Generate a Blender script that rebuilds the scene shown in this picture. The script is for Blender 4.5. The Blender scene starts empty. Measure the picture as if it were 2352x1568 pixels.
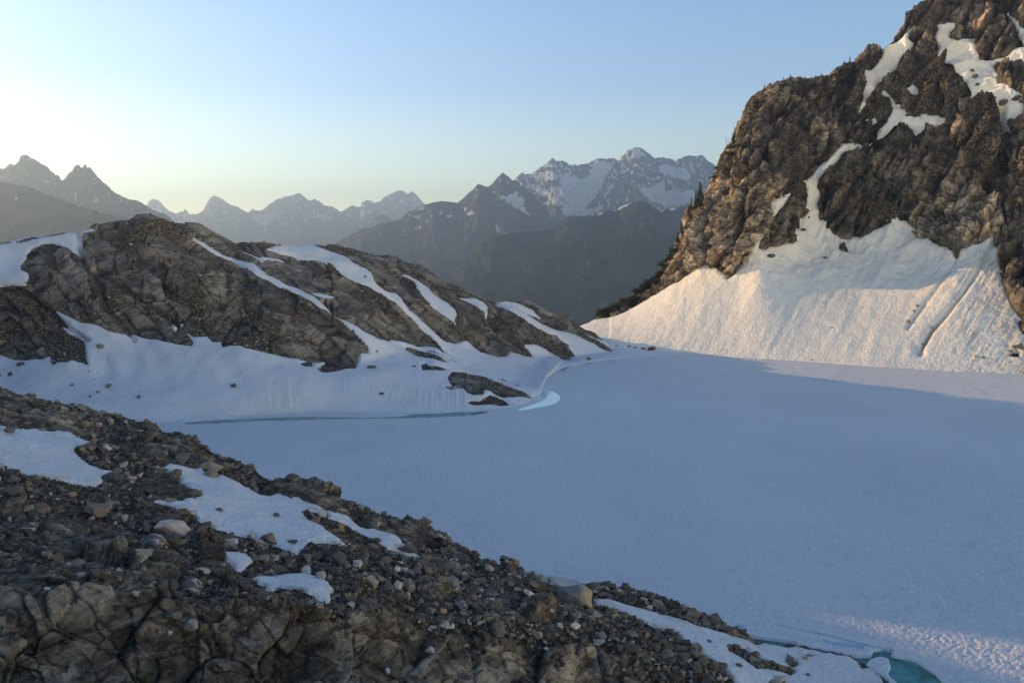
import bpy, bmesh, math, random, time
import numpy as np
from mathutils import Vector, Matrix, Euler
T0 = time.time()
random.seed(7)
rng = np.random.default_rng(7)
sc = bpy.context.scene
COL = sc.collection
# ------------------------------------------------------------------ camera
F = 1837.5                       # focal length, in units of a 2352 px wide picture
PITCH = math.atan(184.0 / F)
CAMZ = 40.0
cd = bpy.data.cameras.new('camera'); cam = bpy.data.objects.new('camera', cd); COL.objects.link(cam)
cam.location = (0, 0, CAMZ); cam.rotation_euler = (math.pi / 2 - PITCH, 0, 0)
cd.sensor_width = 36.0; cd.lens = 36.0 * F / 2352.0; cd.clip_start = 0.5; cd.clip_end = 120000
sc.camera = cam
# ------------------------------------------------------------------ sky, sun, exposure
SUN_AZ = math.radians(-66.0)     # from straight ahead, negative = left
SUN_EL = math.radians(12.2)
sun_dir = Vector((math.sin(SUN_AZ) * math.cos(SUN_EL), math.cos(SUN_AZ) * math.cos(SUN_EL), math.sin(SUN_EL)))
w = bpy.data.worlds.new('World'); sc.world = w; w.use_nodes = True
nt = w.node_tree; nt.nodes.clear()
sky = nt.nodes.new('ShaderNodeTexSky'); sky.sky_type = 'NISHITA'; sky.sun_disc = False
sky.sun_elevation = SUN_EL; sky.sun_rotation = SUN_AZ
sky.altitude = 1800; sky.air_density = 1.0; sky.dust_density = 0.2; sky.ozone_density = 1.9
bg = nt.nodes.new('ShaderNodeBackground'); bg.inputs['Strength'].default_value = 0.15
out = nt.nodes.new('ShaderNodeOutputWorld')
tcw = nt.nodes.new('ShaderNodeTexCoord'); sxw = nt.nodes.new('ShaderNodeSeparateXYZ'); nt.links.new(tcw.outputs['Generated'], sxw.inputs[0])
rw = nt.nodes.new('ShaderNodeValToRGB'); el_ = rw.color_ramp.elements          # brighter, yellower air towards the horizon
for _ in range(3): el_.new(0.5)
for e_, (p_, c_) in zip(el_, [(0.0, (1.25, .90, .50)), (0.06, (.98, .71, .42)), (0.20, (.49, .435, .395)), (0.42, (.355, .38, .40)), (0.8, (.29, .29, .29))]): e_.position = p_; e_.color = (*[x * .8 for x in c_], 1)
nt.links.new(sxw.outputs[2], rw.inputs[0])
mw = nt.nodes.new('ShaderNodeVectorMath'); mw.operation = 'MULTIPLY'; nt.links.new(sky.outputs[0], mw.inputs[0]); nt.links.new(rw.outputs[0], mw.inputs[1])
mw2 = nt.nodes.new('ShaderNodeVectorMath'); mw2.operation = 'SCALE'; mw2.inputs[3].default_value = 3.4; nt.links.new(mw.outputs[0], mw2.inputs[0])
nt.links.new(mw2.outputs[0], bg.inputs[0]); nt.links.new(bg.outputs[0], out.inputs[0])
sd_ = bpy.data.lights.new('sun', 'SUN'); so = bpy.data.objects.new('sun', sd_); COL.objects.link(so)
sd_.energy = 5.0; sd_.angle = math.radians(0.5); sd_.color = (1.0, 0.64, 0.27)
so.rotation_euler = (-sun_dir).to_track_quat('-Z', 'Y').to_euler(); so.location = (-200, 100, 300)
sc.view_settings.view_transform = 'Standard'; sc.view_settings.look = 'None'
sc.view_settings.gamma = 1.0; sc.view_settings.use_curve_mapping = False
sc.view_settings.exposure = 0.88
sc.cycles.volume_bounces = 0
sc.cycles.max_bounces = 6; sc.cycles.diffuse_bounces = 3
# ------------------------------------------------------------------ noise
def H(ix, iy, iz, s):
    h = (ix * np.uint32(374761393) + iy * np.uint32(668265263) + iz * np.uint32(2246822519) + np.uint32((s * 3266489917) & 0xffffffff))
    h ^= h >> np.uint32(15); h *= np.uint32(2246822519); h ^= h >> np.uint32(13); h *= np.uint32(3266489917); h ^= h >> np.uint32(16)
    return h
GR = np.array([[1,1,0],[-1,1,0],[1,-1,0],[-1,-1,0],[1,0,1],[-1,0,1],[1,0,-1],[-1,0,-1],[0,1,1],[0,-1,1],[0,1,-1],[0,-1,-1],[1,1,0],[-1,1,0],[0,-1,1],[0,-1,-1]], np.float32)
def perlin(P, s=0):
    P = np.asarray(P, np.float32)
    f = np.floor(P); i = f.astype(np.int64).astype(np.uint32); q = P - f
    u = q * q * q * (q * (q * 6 - 15) + 10)
    r = 0
    for a in (0, 1):
        wx = u[..., 0] if a else 1 - u[..., 0]
        for b in (0, 1):
            wy = u[..., 1] if b else 1 - u[..., 1]
            for c in (0, 1):
                wz = u[..., 2] if c else 1 - u[..., 2]
                g = GR[H(i[..., 0] + np.uint32(a), i[..., 1] + np.uint32(b), i[..., 2] + np.uint32(c), s) & np.uint32(15)]
                r = r + wx * wy * wz * (g[..., 0] * (q[..., 0] - a) + g[..., 1] * (q[..., 1] - b) + g[..., 2] * (q[..., 2] - c))
    return r
def fbm(P, sc_, oct_=4, s=0, gain=0.5, ridged=False):
    r = 0; a = 1.0; t = 0; P = np.asarray(P) / sc_
    for k in range(oct_):
        n = perlin(P * (2.03 ** k) + k * 7.3, s + k)
        if ridged: n = 0.5 - 2 * np.abs(n)
        r = r + a * n; t += a; a *= gain
    return r / t * 1.6
def facets(P, cell, s=0, tilt=0.5, stretch=(1, 1, 1)):
    """blocky rock: every cell is a tilted plane; returns (height, edge distance)"""
    Q = (np.asarray(P) / (np.array(stretch) * cell)).astype(np.float32)
    f = np.floor(Q).astype(np.int64)
    shp = Q.shape[:-1]
    b1 = np.full(shp, 9.0, np.float32); b2 = b1.copy(); hh = np.zeros(shp, np.float32)
    K = np.float32(1 / 4294967296.0)
    for a in (-1, 0, 1):
        for b in (-1, 0, 1):
            for c in (-1, 0, 1):
                ix = (f[..., 0] + a); iy = (f[..., 1] + b); iz = (f[..., 2] + c)
                h = H(ix.astype(np.uint32), iy.astype(np.uint32), iz.astype(np.uint32), s)
                jx = (h & np.uint32(1023)).astype(np.float32) / 1023; jy = ((h >> np.uint32(10)) & np.uint32(1023)).astype(np.float32) / 1023
                jz = ((h >> np.uint32(20)) & np.uint32(1023)).astype(np.float32) / 1023
                dx = Q[..., 0] - ix - jx; dy = Q[..., 1] - iy - jy; dz = Q[..., 2] - iz - jz
                d = dx * dx + dy * dy + dz * dz
                h2 = h * np.uint32(2654435761)
                n1 = (h2 & np.uint32(255)).astype(np.float32) / 127.5 - 1; n2 = ((h2 >> np.uint32(8)) & np.uint32(255)).astype(np.float32) / 127.5 - 1
                n3 = ((h2 >> np.uint32(16)) & np.uint32(255)).astype(np.float32) / 127.5 - 1; n4 = ((h2 >> np.uint32(24)) & np.uint32(255)).astype(np.float32) / 127.5 - 1
                val = n4 * 0.5 + tilt * (n1 * dx + n2 * dy + n3 * dz) * 2
                m = d < b1
                b2 = np.where(m, b1, np.minimum(b2, d)); hh = np.where(m, val, hh); b1 = np.where(m, d, b1)
    return hh, np.sqrt(b2) - np.sqrt(b1)
def sstep(a, b, x):
    t = np.clip((x - a) / (b - a), 0, 1); return t * t * (3 - 2 * t)
# ------------------------------------------------------------------ picture -> level directions
CP, SP = math.cos(PITCH), math.sin(PITCH)
def conv(pts):
    a = np.asarray(pts, float); x = (a[:, 0] - 1176) / F; y = (784 - a[:, 1]) / F
    fy = CP + y * SP; fz = -SP + y * CP
    return np.column_stack([x / fy * F + 1176, 600 - fz / fy * F])
ORG = {1: (0, 500), 2: (1300, 500), 3: (2696, 0), 4: (2696, 800), 5: (0, 1200), 6: (1300, 1200), 7: (0, 1798), 8: (1300, 1798), 9: (2696, 1798)}
def Z(k, pts):
    o = ORG[k]; a = np.asarray(pts, float)
    return [((o[0] + x * 0.59524) * 0.57422, (o[1] + y * 0.59524) * 0.57422) for x, y in a]
def world(U, V, Y): return np.stack([(U - 1176) / F * Y, Y, CAMZ - (V - 600) / F * Y], -1)
def toUV(P): return (P[..., 0] / P[..., 1]) * F + 1176, 600 - (P[..., 2] - CAMZ) / P[..., 1] * F
def sdist(U, V, poly):
    """signed distance (positive inside) to a polygon, in level picture units; -40 far away"""
    p = conv(poly); res = np.full(U.shape, -40.0)
    x0, y0 = p.min(0) - 30; x1, y1 = p.max(0) + 30
    m = (U > x0) & (U < x1) & (V > y0) & (V < y1)
    if not m.any(): return res
    u = U[m]; v = V[m]; best = np.full(u.shape, 1e9); ins = np.zeros(u.shape, bool)
    for (ax, ay), (bx, by) in zip(p, np.roll(p, -1, 0)):
        ex, ey = bx - ax, by - ay; L = ex * ex + ey * ey + 1e-9
        t = np.clip(((u - ax) * ex + (v - ay) * ey) / L, 0, 1)
        best = np.minimum(best, (u - ax - t * ex) ** 2 + (v - ay - t * ey) ** 2)
        c = ((ay > v) != (by > v)) & (u < ex * (v - ay) / (ey if ey else 1e-9) + ax)
        ins ^= c
    res[m] = np.where(ins, 1, -1) * np.sqrt(best); return res
def ldist(U, V, line):
    p = conv(line); best = np.full(U.shape, 1e9)
    for (ax, ay), (bx, by) in zip(p[:-1], p[1:]):
        ex, ey = bx - ax, by - ay; L = ex * ex + ey * ey + 1e-9
        t = np.clip(((U - ax) * ex + (V - ay) * ey) / L, 0, 1)
        best = np.minimum(best, (U - ax - t * ex) ** 2 + (V - ay - t * ey) ** 2)
    return np.sqrt(best)
# ------------------------------------------------------------------ rails -> surface
def rail(pts, z=None):
    """pts: (dx, dy, depth) or, with z='z', (dx, dy, height)"""
    a = np.array(pts, float); uv = conv(a[:, :2]); 
    if z: d = (CAMZ - a[:, 2]) * F / (uv[:, 1] - 600)
    else: d = a[:, 2]
    o = np.argsort(uv[:, 0]); return uv[o, 0], uv[o, 1], d[o]
def rail2(line, dep):
    """line: crest in picture coordinates; dep: (dx, depth)"""
    uv = conv(line); dd = np.array(dep, float); 
    return uv[:, 0], uv[:, 1], np.interp(uv[:, 0], dd[:, 0], dd[:, 1])
def ev(r, U):
    V = np.interp(U, r[0], r[1]); Y = np.interp(U, r[0], r[2]); return Y, CAMZ - (V - 600) / F * Y
def pchip(x, ks, vals):
    """x in 0..n-1 over knots; vals (n, cols)"""
    n = len(vals); v = np.array(vals); d = np.diff(v, axis=0); m = np.zeros_like(v)
    m[0] = d[0]; m[-1] = d[-1]
    a, b = d[:-1], d[1:]
    with np.errstate(all='ignore'):
        hm = 2 * a * b / (a + b)
    m[1:-1] = np.where(a * b > 0, hm, 0)
    i = np.clip(np.floor(x).astype(int), 0, n - 2); t = (x - i)[:, None]
    return ((2 * t**3 - 3 * t**2 + 1) * v[i] + (t**3 - 2 * t**2 + t) * m[i] + (-2 * t**3 + 3 * t**2) * v[i + 1] + (t**3 - t**2) * m[i + 1])
def surface(U, knots, rows):
    """knots: list of (Y(U), z(U)); rows: samples per span -> B[rows, cols, 3]"""
    x = np.concatenate([np.linspace(k, k + 1, n, endpoint=False) for k, n in enumerate(rows)] + [[len(rows)]])
    Y = pchip(x, None, [k[0] for k in knots]); Zz = pchip(x, None, [k[1] for k in knots])
    return np.stack([(U[None, :] - 1176) / F * Y, Y, Zz], -1)
def blur(A, ax, r):
    A = np.moveaxis(A, ax, 0); p = np.concatenate([np.repeat(A[:1], r, 0), A, np.repeat(A[-1:], r + 1, 0)])
    c = np.cumsum(p, 0); return np.moveaxis((c[2 * r + 1:] - c[:-2 * r - 1]) / (2 * r + 1), 0, ax)
def smo(a, n=21):
    w_ = np.hanning(n + 2)[1:-1]; w_ /= w_.sum(); return np.convolve(np.pad(a, n // 2, mode='edge'), w_, mode='valid')
def normals(B):
    a = np.gradient(B, axis=1); b = np.gradient(B, axis=0)
    n = np.cross(a, b); n /= np.linalg.norm(n, axis=-1, keepdims=True) + 1e-9
    for _ in range(2): n = blur(blur(n, 0, 6), 1, 9)
    n /= np.linalg.norm(n, axis=-1, keepdims=True) + 1e-9
    return n
# ------------------------------------------------------------------ objects
def tag(o, label=None, cat=None, group=None, kind=None):
    if label: o['label'] = label
    if cat: o['category'] = cat
    if group: o['group'] = group
    if kind: o['kind'] = kind
    return o
def np_mesh(name, V, Fc, smooth=True, attrs=None):
    me = bpy.data.meshes.new(name); V = np.asarray(V, np.float32).reshape(-1, 3); Fc = np.asarray(Fc, np.int32); k = Fc.shape[1]
    me.vertices.add(len(V)); me.vertices.foreach_set('co', V.ravel())
    me.loops.add(Fc.size); me.loops.foreach_set('vertex_index', Fc.ravel())
    me.polygons.add(len(Fc)); me.polygons.foreach_set('loop_start', np.arange(0, Fc.size, k, dtype=np.int32))
    me.update(calc_edges=True)
    me.polygons.foreach_set('use_smooth', np.full(len(Fc), smooth))
    for n_, val in (attrs or {}).items():
        val = np.asarray(val, np.float32)
        if val.ndim > 1 and val.shape[-1] == 3:
            at = me.attributes.new(n_, 'FLOAT_VECTOR', 'POINT'); at.data.foreach_set('vector', val.ravel())
        else:
            at = me.attributes.new(n_, 'FLOAT', 'POINT'); at.data.foreach_set('value', val.ravel())
    me.update(); return me
def largest(mask):
    lab = np.zeros(mask.shape, int); best, bn, k = 0, 0, 0
    for i, j in zip(*np.where(mask)):
        if lab[i, j]: continue
        k += 1; st = [(i, j)]; lab[i, j] = k; n = 0
        while st:
            a, b = st.pop(); n += 1
            for c, d in ((a + 1, b), (a - 1, b), (a, b + 1), (a, b - 1)):
                if 0 <= c < mask.shape[0] and 0 <= d < mask.shape[1] and mask[c, d] and not lab[c, d]: lab[c, d] = k; st.append((c, d))
        if n > bn: best, bn = k, n
    return lab == best
def grid_obj(name, P, mat, mask=None, smooth=True, attrs=None, origin=None):
    r, c = P.shape[:2]; idx = np.arange(r * c).reshape(r, c)
    q = np.stack([idx[:-1, :-1], idx[:-1, 1:], idx[1:, 1:], idx[1:, :-1]], -1).reshape(-1, 4)
    V = P.reshape(-1, 3); at = {k: np.asarray(v).reshape(len(V), -1).squeeze() if np.asarray(v).ndim < 3 else np.asarray(v).reshape(-1, 3) for k, v in (attrs or {}).items()}
    if mask is not None:
        mk = mask.reshape(-1); q = q[mk[q].all(1)]
        us = np.unique(q)
        if len(us) == 0: return None
        rm = np.full(len(V), -1); rm[us] = np.arange(len(us)); q = rm[q]; V = V[us]; at = {k: v[us] for k, v in at.items()}
    me = np_mesh(name, V, q, smooth, at); me.materials.append(mat)
    o = bpy.data.objects.new(name, me); COL.objects.link(o); return o
# ------------------------------------------------------------------ materials
class N:
    def __init__(s, name):
        s.m = bpy.data.materials.new(name); s.m.use_nodes = True; s.t = s.m.node_tree; s.t.nodes.clear()
        s.out = s.t.nodes.new('ShaderNodeOutputMaterial'); s.b = s.t.nodes.new('ShaderNodeBsdfPrincipled')
        s.t.links.new(s.b.outputs[0], s.out.inputs[0])
        s.geo = s.t.nodes.new('ShaderNodeNewGeometry').outputs['Position']
    def L(s, a, b): s.t.links.new(a, b)
    def put(s, sock, v):
        if hasattr(v, 'is_output') or isinstance(v, bpy.types.NodeSocket): s.L(v, sock)
        else: sock.default_value = v
    def mp(s, scale=(1, 1, 1), rot=(0, 0, 0), vec=None, loc=(0, 0, 0)):
        n = s.t.nodes.new('ShaderNodeMapping'); n.inputs['Scale'].default_value = scale; n.inputs['Rotation'].default_value = rot; n.inputs['Location'].default_value = loc
        s.L(vec or s.geo, n.inputs[0]); return n.outputs[0]
    def noise(s, scale, det=4, rough=0.6, vec=None, dist=0, out='Fac'):
        n = s.t.nodes.new('ShaderNodeTexNoise'); n.inputs['Scale'].default_value = scale; n.inputs['Detail'].default_value = det
        n.inputs['Roughness'].default_value = rough; n.inputs['Distortion'].default_value = dist; s.L(vec or s.geo, n.inputs['Vector']); return n.outputs[out]
    def vor(s, scale, feat='F1', vec=None, out='Distance', rand=1.0):
        n = s.t.nodes.new('ShaderNodeTexVoronoi'); n.feature = feat; n.inputs['Scale'].default_value = scale; n.inputs['Randomness'].default_value = rand
        s.L(vec or s.geo, n.inputs['Vector']); return n.outputs[out]
    def ramp(s, fac, stops, mode='LINEAR'):
        n = s.t.nodes.new('ShaderNodeValToRGB'); n.color_ramp.interpolation = mode; el = n.color_ramp.elements
        while len(el) < len(stops): el.new(0.5)
        for e, (p, c) in zip(el, stops):
            e.position = p; e.color = (c, c, c, 1) if not isinstance(c, (tuple, list)) else (*c, 1)
        s.L(fac, n.inputs[0]); return n.outputs[0]
    def mix(s, f, a, b, mode='MIX'):
        n = s.t.nodes.new('ShaderNodeMix'); n.data_type = 'RGBA'; n.blend_type = mode
        s.put(n.inputs[0], f)
        for k, v in ((6, a), (7, b)):
            if isinstance(v, (tuple, list)): v = (*v, 1) if len(v) == 3 else v
            s.put(n.inputs[k], v)
        return n.outputs[2]
    def math(s, op, a, b=0.0, clamp=False):
        n = s.t.nodes.new('ShaderNodeMath'); n.operation = op; n.use_clamp = clamp; s.put(n.inputs[0], a); s.put(n.inputs[1], b); return n.outputs[0]
    def attr(s, name):
        n = s.t.nodes.new('ShaderNodeAttribute'); n.attribute_name = name; return n.outputs['Fac']
    def bump(s, h, dist, strength=1.0, nrm=None):
        n = s.t.nodes.new('ShaderNodeBump'); n.inputs['Distance'].default_value = dist; n.inputs['Strength'].default_value = strength
        s.L(h, n.inputs['Height'])
        if nrm is not None: s.L(nrm, n.inputs['Normal'])
        return n.outputs[0]
    def warp(s, vec, scale, amt):
        c = s.noise(scale, 2, 0.5, vec, out='Color')
        a = s.t.nodes.new('ShaderNodeVectorMath'); a.operation = 'SUBTRACT'; s.L(c, a.inputs[0]); a.inputs[1].default_value = (.5, .5, .5)
        b = s.t.nodes.new('ShaderNodeVectorMath'); b.operation = 'SCALE'; s.L(a.outputs[0], b.inputs[0]); b.inputs[3].default_value = amt
        d = s.t.nodes.new('ShaderNodeVectorMath'); d.operation = 'ADD'; s.L(vec, d.inputs[0]); s.L(b.outputs[0], d.inputs[1]); return d.outputs[0]
def rock_material(name, S, cols, veins=0.5, stain=0.5, rot=(0.5, 0.4, 0.5), rust=0.0, bumpk=1.0, ctr=1.0, ck=1.0, debris=(0.115, 0.088, 0.064)):
    """S = size in metres of the main joints"""
    n = N(name); p = n.mp(rot=rot); fol = n.mp(scale=(0.6, 0.6, 1.35), vec=p)
    wv = n.warp(fol, 1.2 / S, S * 0.7)
    big = n.noise(0.35 / S, 3, 0.6, wv); med = n.noise(1.6 / S, 7, 0.68, wv)
    c = n.ramp(big, [(0.36, cols[0]), (0.5, cols[1]), (0.64, cols[2])])
    c = n.mix(n.ramp(med, [(0.36, ctr), (0.5, 0.0)]), c, tuple(x * 0.45 for x in cols[0]))
    c = n.mix(n.ramp(med, [(0.54, 0.0), (0.72, 0.8 * ctr)]), c, tuple(min(1, x * 1.45) for x in cols[2]))
    if rust:
        c = n.mix(n.ramp(n.noise(0.8 / S, 5, 0.7), [(0.56, 0.0), (0.70, rust)]), c, (0.20, 0.085, 0.035))
    # broad water stains running down the face
    if stain:
        st = n.noise(1.1 / S, 3, 0.55, n.mp(scale=(1, 1, 0.10)))
        sm = n.noise(0.3 / S, 2, 0.5)
        k = n.math('MULTIPLY', n.ramp(st, [(0.50, 0.0), (0.62, 1.0)]), n.ramp(sm, [(0.45, 0.0), (0.6, stain)]))
        c = n.mix(k, c, (0.030, 0.029, 0.030))
    c = n.mix(n.attr('pale'), c, n.mix(1.0, c, (2.7, 2.6, 2.4), 'MULTIPLY'))  # lighter patches; on the cliff they include painted sunlight
    tn = n.attr('tone'); c = n.mix(1.0, c, n.ramp(tn, [(0.1, 0.55), (0.5, 0.95), (0.9, 1.5)]), 'MULTIPLY')
    c = n.mix(n.math('MULTIPLY', n.attr('crack'), 0.8), c, (0.02, 0.018, 0.016))
    sa = n.math('MULTIPLY', n.attr('stain'), n.ramp(n.noise(2.2 / S, 4, 0.7, n.mp(scale=(1, 1, 0.12))), [(0.38, 0.35), (0.55, 1.0)])); c = n.mix(sa, c, (0.026, 0.025, 0.025))
    ed = n.vor(0.55 / S, 'DISTANCE_TO_EDGE', wv); ed2 = n.vor(2.1 / S, 'DISTANCE_TO_EDGE', wv)
    crack = n.ramp(ed, [(0.0, ck), (0.03, 0.0)]); crack2 = n.ramp(ed2, [(0.0, 0.7 * ck), (0.04, 0.0)])
    c = n.mix(crack, c, (0.018, 0.016, 0.014)); c = n.mix(crack2, c, (0.03, 0.027, 0.023))
    if veins:
        v = n.noise(0.42 / S, 2, 0.5, n.mp(scale=(0.5, 0.5, 2.2), rot=(rot[0] + .5, rot[1] - .3, .2)), dist=0.6)
        vv = n.math('ABSOLUTE', n.math('SUBTRACT', v, 0.5))
        k = n.math('MULTIPLY', n.ramp(vv, [(0.0, 1.0), (0.006, 0.0)]), n.ramp(med, [(0.4, 0.0), (0.5, veins)]))
        c = n.mix(k, c, (0.42, 0.39, 0.34))
    # loose debris and grit where the mesh says so
    deb = n.attr('debris'); gr = n.vor(9.0 / S, 'F1', out='Color'); gd = n.vor(9.0 / S, 'F1')
    grc = n.mix(n.ramp(n.t.nodes[-1].outputs['Distance'], [(0.0, 1.0), (0.5, 0.4)]), debris, debris)
    sep = n.t.nodes.new('ShaderNodeSeparateColor'); n.L(gr, sep.inputs[0])
    spk = n.ramp(sep.outputs[0], [(0.0, tuple(x * 0.5 for x in debris)), (0.55, debris), (0.85, tuple(x * 2 for x in debris)), (1.0, (0.3, 0.27, 0.23))])
    c = n.mix(deb, c, spk)
    n.L(c, n.b.inputs['Base Color']); n.b.inputs['Roughness'].default_value = 0.88; n.b.inputs['Specular IOR Level'].default_value = 0.25
    fine = n.noise(7 / S, 6, 0.75, wv)
    h = n.math('ADD', n.math('MULTIPLY', med, 0.7), n.math('MULTIPLY', fine, 0.3))
    h = n.math('SUBTRACT', h, n.math('MULTIPLY', crack, 0.25)); h = n.math('SUBTRACT', h, n.math('MULTIPLY', crack2, 0.12))
    h = n.math('SUBTRACT', h, n.math('MULTIPLY', n.math('MULTIPLY', gd, deb), 0.5))
    n.L(n.bump(h, S * 0.55 * bumpk, 1.0), n.b.inputs['Normal']); return n.m
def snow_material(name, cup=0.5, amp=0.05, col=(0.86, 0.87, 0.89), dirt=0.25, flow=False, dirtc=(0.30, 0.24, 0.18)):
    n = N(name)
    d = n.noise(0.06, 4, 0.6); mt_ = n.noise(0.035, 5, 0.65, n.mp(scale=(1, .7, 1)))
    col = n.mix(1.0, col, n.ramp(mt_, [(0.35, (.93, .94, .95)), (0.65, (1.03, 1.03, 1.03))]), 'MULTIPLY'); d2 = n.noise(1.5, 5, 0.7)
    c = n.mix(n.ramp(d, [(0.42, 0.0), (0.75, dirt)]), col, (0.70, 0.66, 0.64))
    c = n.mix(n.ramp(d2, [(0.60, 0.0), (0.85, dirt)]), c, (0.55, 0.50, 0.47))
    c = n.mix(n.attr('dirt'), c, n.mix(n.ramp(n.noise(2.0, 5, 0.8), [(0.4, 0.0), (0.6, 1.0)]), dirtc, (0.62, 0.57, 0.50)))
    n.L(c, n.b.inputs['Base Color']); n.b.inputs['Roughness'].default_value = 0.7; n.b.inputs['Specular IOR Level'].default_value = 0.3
    v = n.warp(n.mp(rot=(0, 0.55, 0), scale=(1, 1, .38)) if flow else n.geo, 1.0 / cup, cup * 0.8)
    h = n.math('ADD', n.noise(0.9 / cup, 3, 0.55, v), n.math('MULTIPLY', n.vor(1.0 / cup, 'SMOOTH_F1', v), 0.5))
    nb = n.bump(h, amp * 4, 1.0)
    h2 = n.noise(0.12 / cup, 3, 0.5); nb = n.bump(h2, amp * 12, 0.7, nb)
    n.L(nb, n.b.inputs['Normal']); return n.m
M = {}
M['hill_rock'] = rock_material('hill_rock', 5.5, [(0.14, 0.12, 0.10), (0.235, 0.19, 0.145), (0.36, 0.285, 0.21)], 0.9, 0.8, (0.2, 0.62, 0.1), ctr=0.55, ck=0.6, bumpk=0.6)
M['cliff_rock'] = rock_material('cliff_rock', 6.5, [(0.072, 0.060, 0.048), (0.140, 0.113, 0.085), (0.25, 0.20, 0.148)], 0.4, 0.4, (0.3, -0.5, 0.2), rust=0.35, bumpk=0.8, ck=0.7)
M['fore_rock'] = rock_material('fore_rock', 4.0, [(0.14, 0.113, 0.084), (0.265, 0.208, 0.147), (0.44, 0.345, 0.242)], 0.9, 1.0, (0.3, 0.5, 0.4), ctr=1.0, ck=0.45, bumpk=0.7)
M['snow'] = snow_material('snow', 0.8, 0.05, col=(0.68, 0.67, 0.69))
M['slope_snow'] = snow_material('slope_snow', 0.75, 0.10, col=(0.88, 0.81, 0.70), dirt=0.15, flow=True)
M['ice_snow'] = snow_material('ice_snow', 0.9, 0.035, col=(0.61, 0.62, 0.64), dirt=0.10)
M['fore_snow'] = snow_material('fore_snow', 0.5, 0.05, col=(0.64, 0.64, 0.65), dirt=0.5)
def far_material(name, rock, snowc=(0.80, 0.80, 0.82), S=120.0, forest=None):
    n = N(name); a = n.noise(1 / S, 8, 0.7); c = n.ramp(a, [(0.35, tuple(x * 0.55 for x in rock)), (0.65, tuple(x * 1.4 for x in rock))])
    if forest:
        sepz = n.t.nodes.new('ShaderNodeSeparateXYZ'); n.L(n.geo, sepz.inputs[0])
        c = n.mix(n.attr('forest'), c, n.mix(n.ramp(n.noise(1 / 160.0, 6, .7), [(.45, 0.0), (.6, 0.7)]), n.ramp(n.vor(1 / 16.0), [(0.2, tuple(x * 1.9 for x in forest)), (0.8, tuple(x * 0.4 for x in forest))]), (0.12, 0.12, 0.075)))
    c = n.mix(n.ramp(n.attr('snow'), [(0.42, 0.0), (0.58, 1.0)]), c, snowc)
    n.L(c, n.b.inputs['Base Color']); n.b.inputs['Roughness'].default_value = 0.95; n.b.inputs['Specular IOR Level'].default_value = 0.1
    n.L(n.bump(n.noise(3 / S, 6, 0.7), S * 0.5, 1.0), n.b.inputs['Normal']); return n.m
M['far_rock'] = far_material('far_rock', (0.13, 0.125, 0.12), (0.9, 0.9, 0.92))
M['mid_rock'] = far_material('mid_rock', (0.10, 0.10, 0.09), (0.9, 0.9, 0.92), S=80, forest=(0.035, 0.045, 0.03))
def water_material(name, c1, c2, rough=0.06, S=3.0):
    n = N(name); n.L(n.ramp(n.noise(1 / S, 4, 0.6), [(0.4, c1), (0.6, c2)]), n.b.inputs['Base Color'])
    n.b.inputs['Roughness'].default_value = rough; n.b.inputs['IOR'].default_value = 1.33
    n.L(n.bump(n.noise(1.2, 2, 0.5), 0.01, 0.4), n.b.inputs['Normal']); return n.m
M['water_green'] = water_material('water_green', (0.01, 0.10, 0.09), (0.06, 0.27, 0.26))
M['water_pale'] = water_material('water_pale', (0.16, 0.36, 0.42), (0.30, 0.50, 0.56))
M['water_sky_cyan'] = water_material('water_sky_cyan', (0.58, 0.88, 0.92), (0.68, 0.94, 0.97))  # bright sky reflection painted into the base colour
print('setup', time.time() - T0)

# ------------------------------------------------------------------ ground register (to stand things on)
REG = []
LAST = []
def register(P, nrm, ok=None):
    m = np.ones(P.shape[:2], bool) if ok is None else ok
    REG.append((P[m].astype(np.float32), nrm[m].astype(np.float32)))
def finish_register():
    global RP, RN, RU, RV, RB, RO, RS
    RP = np.concatenate([a for a, b in REG]); RN = np.concatenate([b for a, b in REG])
    RU, RV = toUV(RP); bx = np.clip((RU + 800) // 8, 0, 599).astype(int); by = np.clip((RV + 800) // 8, 0, 399).astype(int)
    RB = by * 600 + bx; RO = np.argsort(RB, kind='stable'); RS = np.searchsorted(RB[RO], np.arange(600 * 400 + 1))
def place(dx, dy, uv=False):
    u, v = (dx, dy) if uv else conv([(dx, dy)])[0]
    bx, by = int((u + 800) // 8), int((v + 800) // 8); c = []
    for j in (-1, 0, 1):
        for i in (-1, 0, 1):
            b = (by + j) * 600 + bx + i
            if 0 <= b < 600 * 400: c.append(RO[RS[b]:RS[b + 1]])
    c = np.concatenate(c) if c else []
    if len(c) == 0: return None
    d = (RU[c] - u) ** 2 + (RV[c] - v) ** 2; k = d < d.min() + 12
    j = c[k][np.argmin(RP[c[k], 1])]
    return Vector(RP[j].tolist()), Vector(RN[j].tolist())
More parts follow.
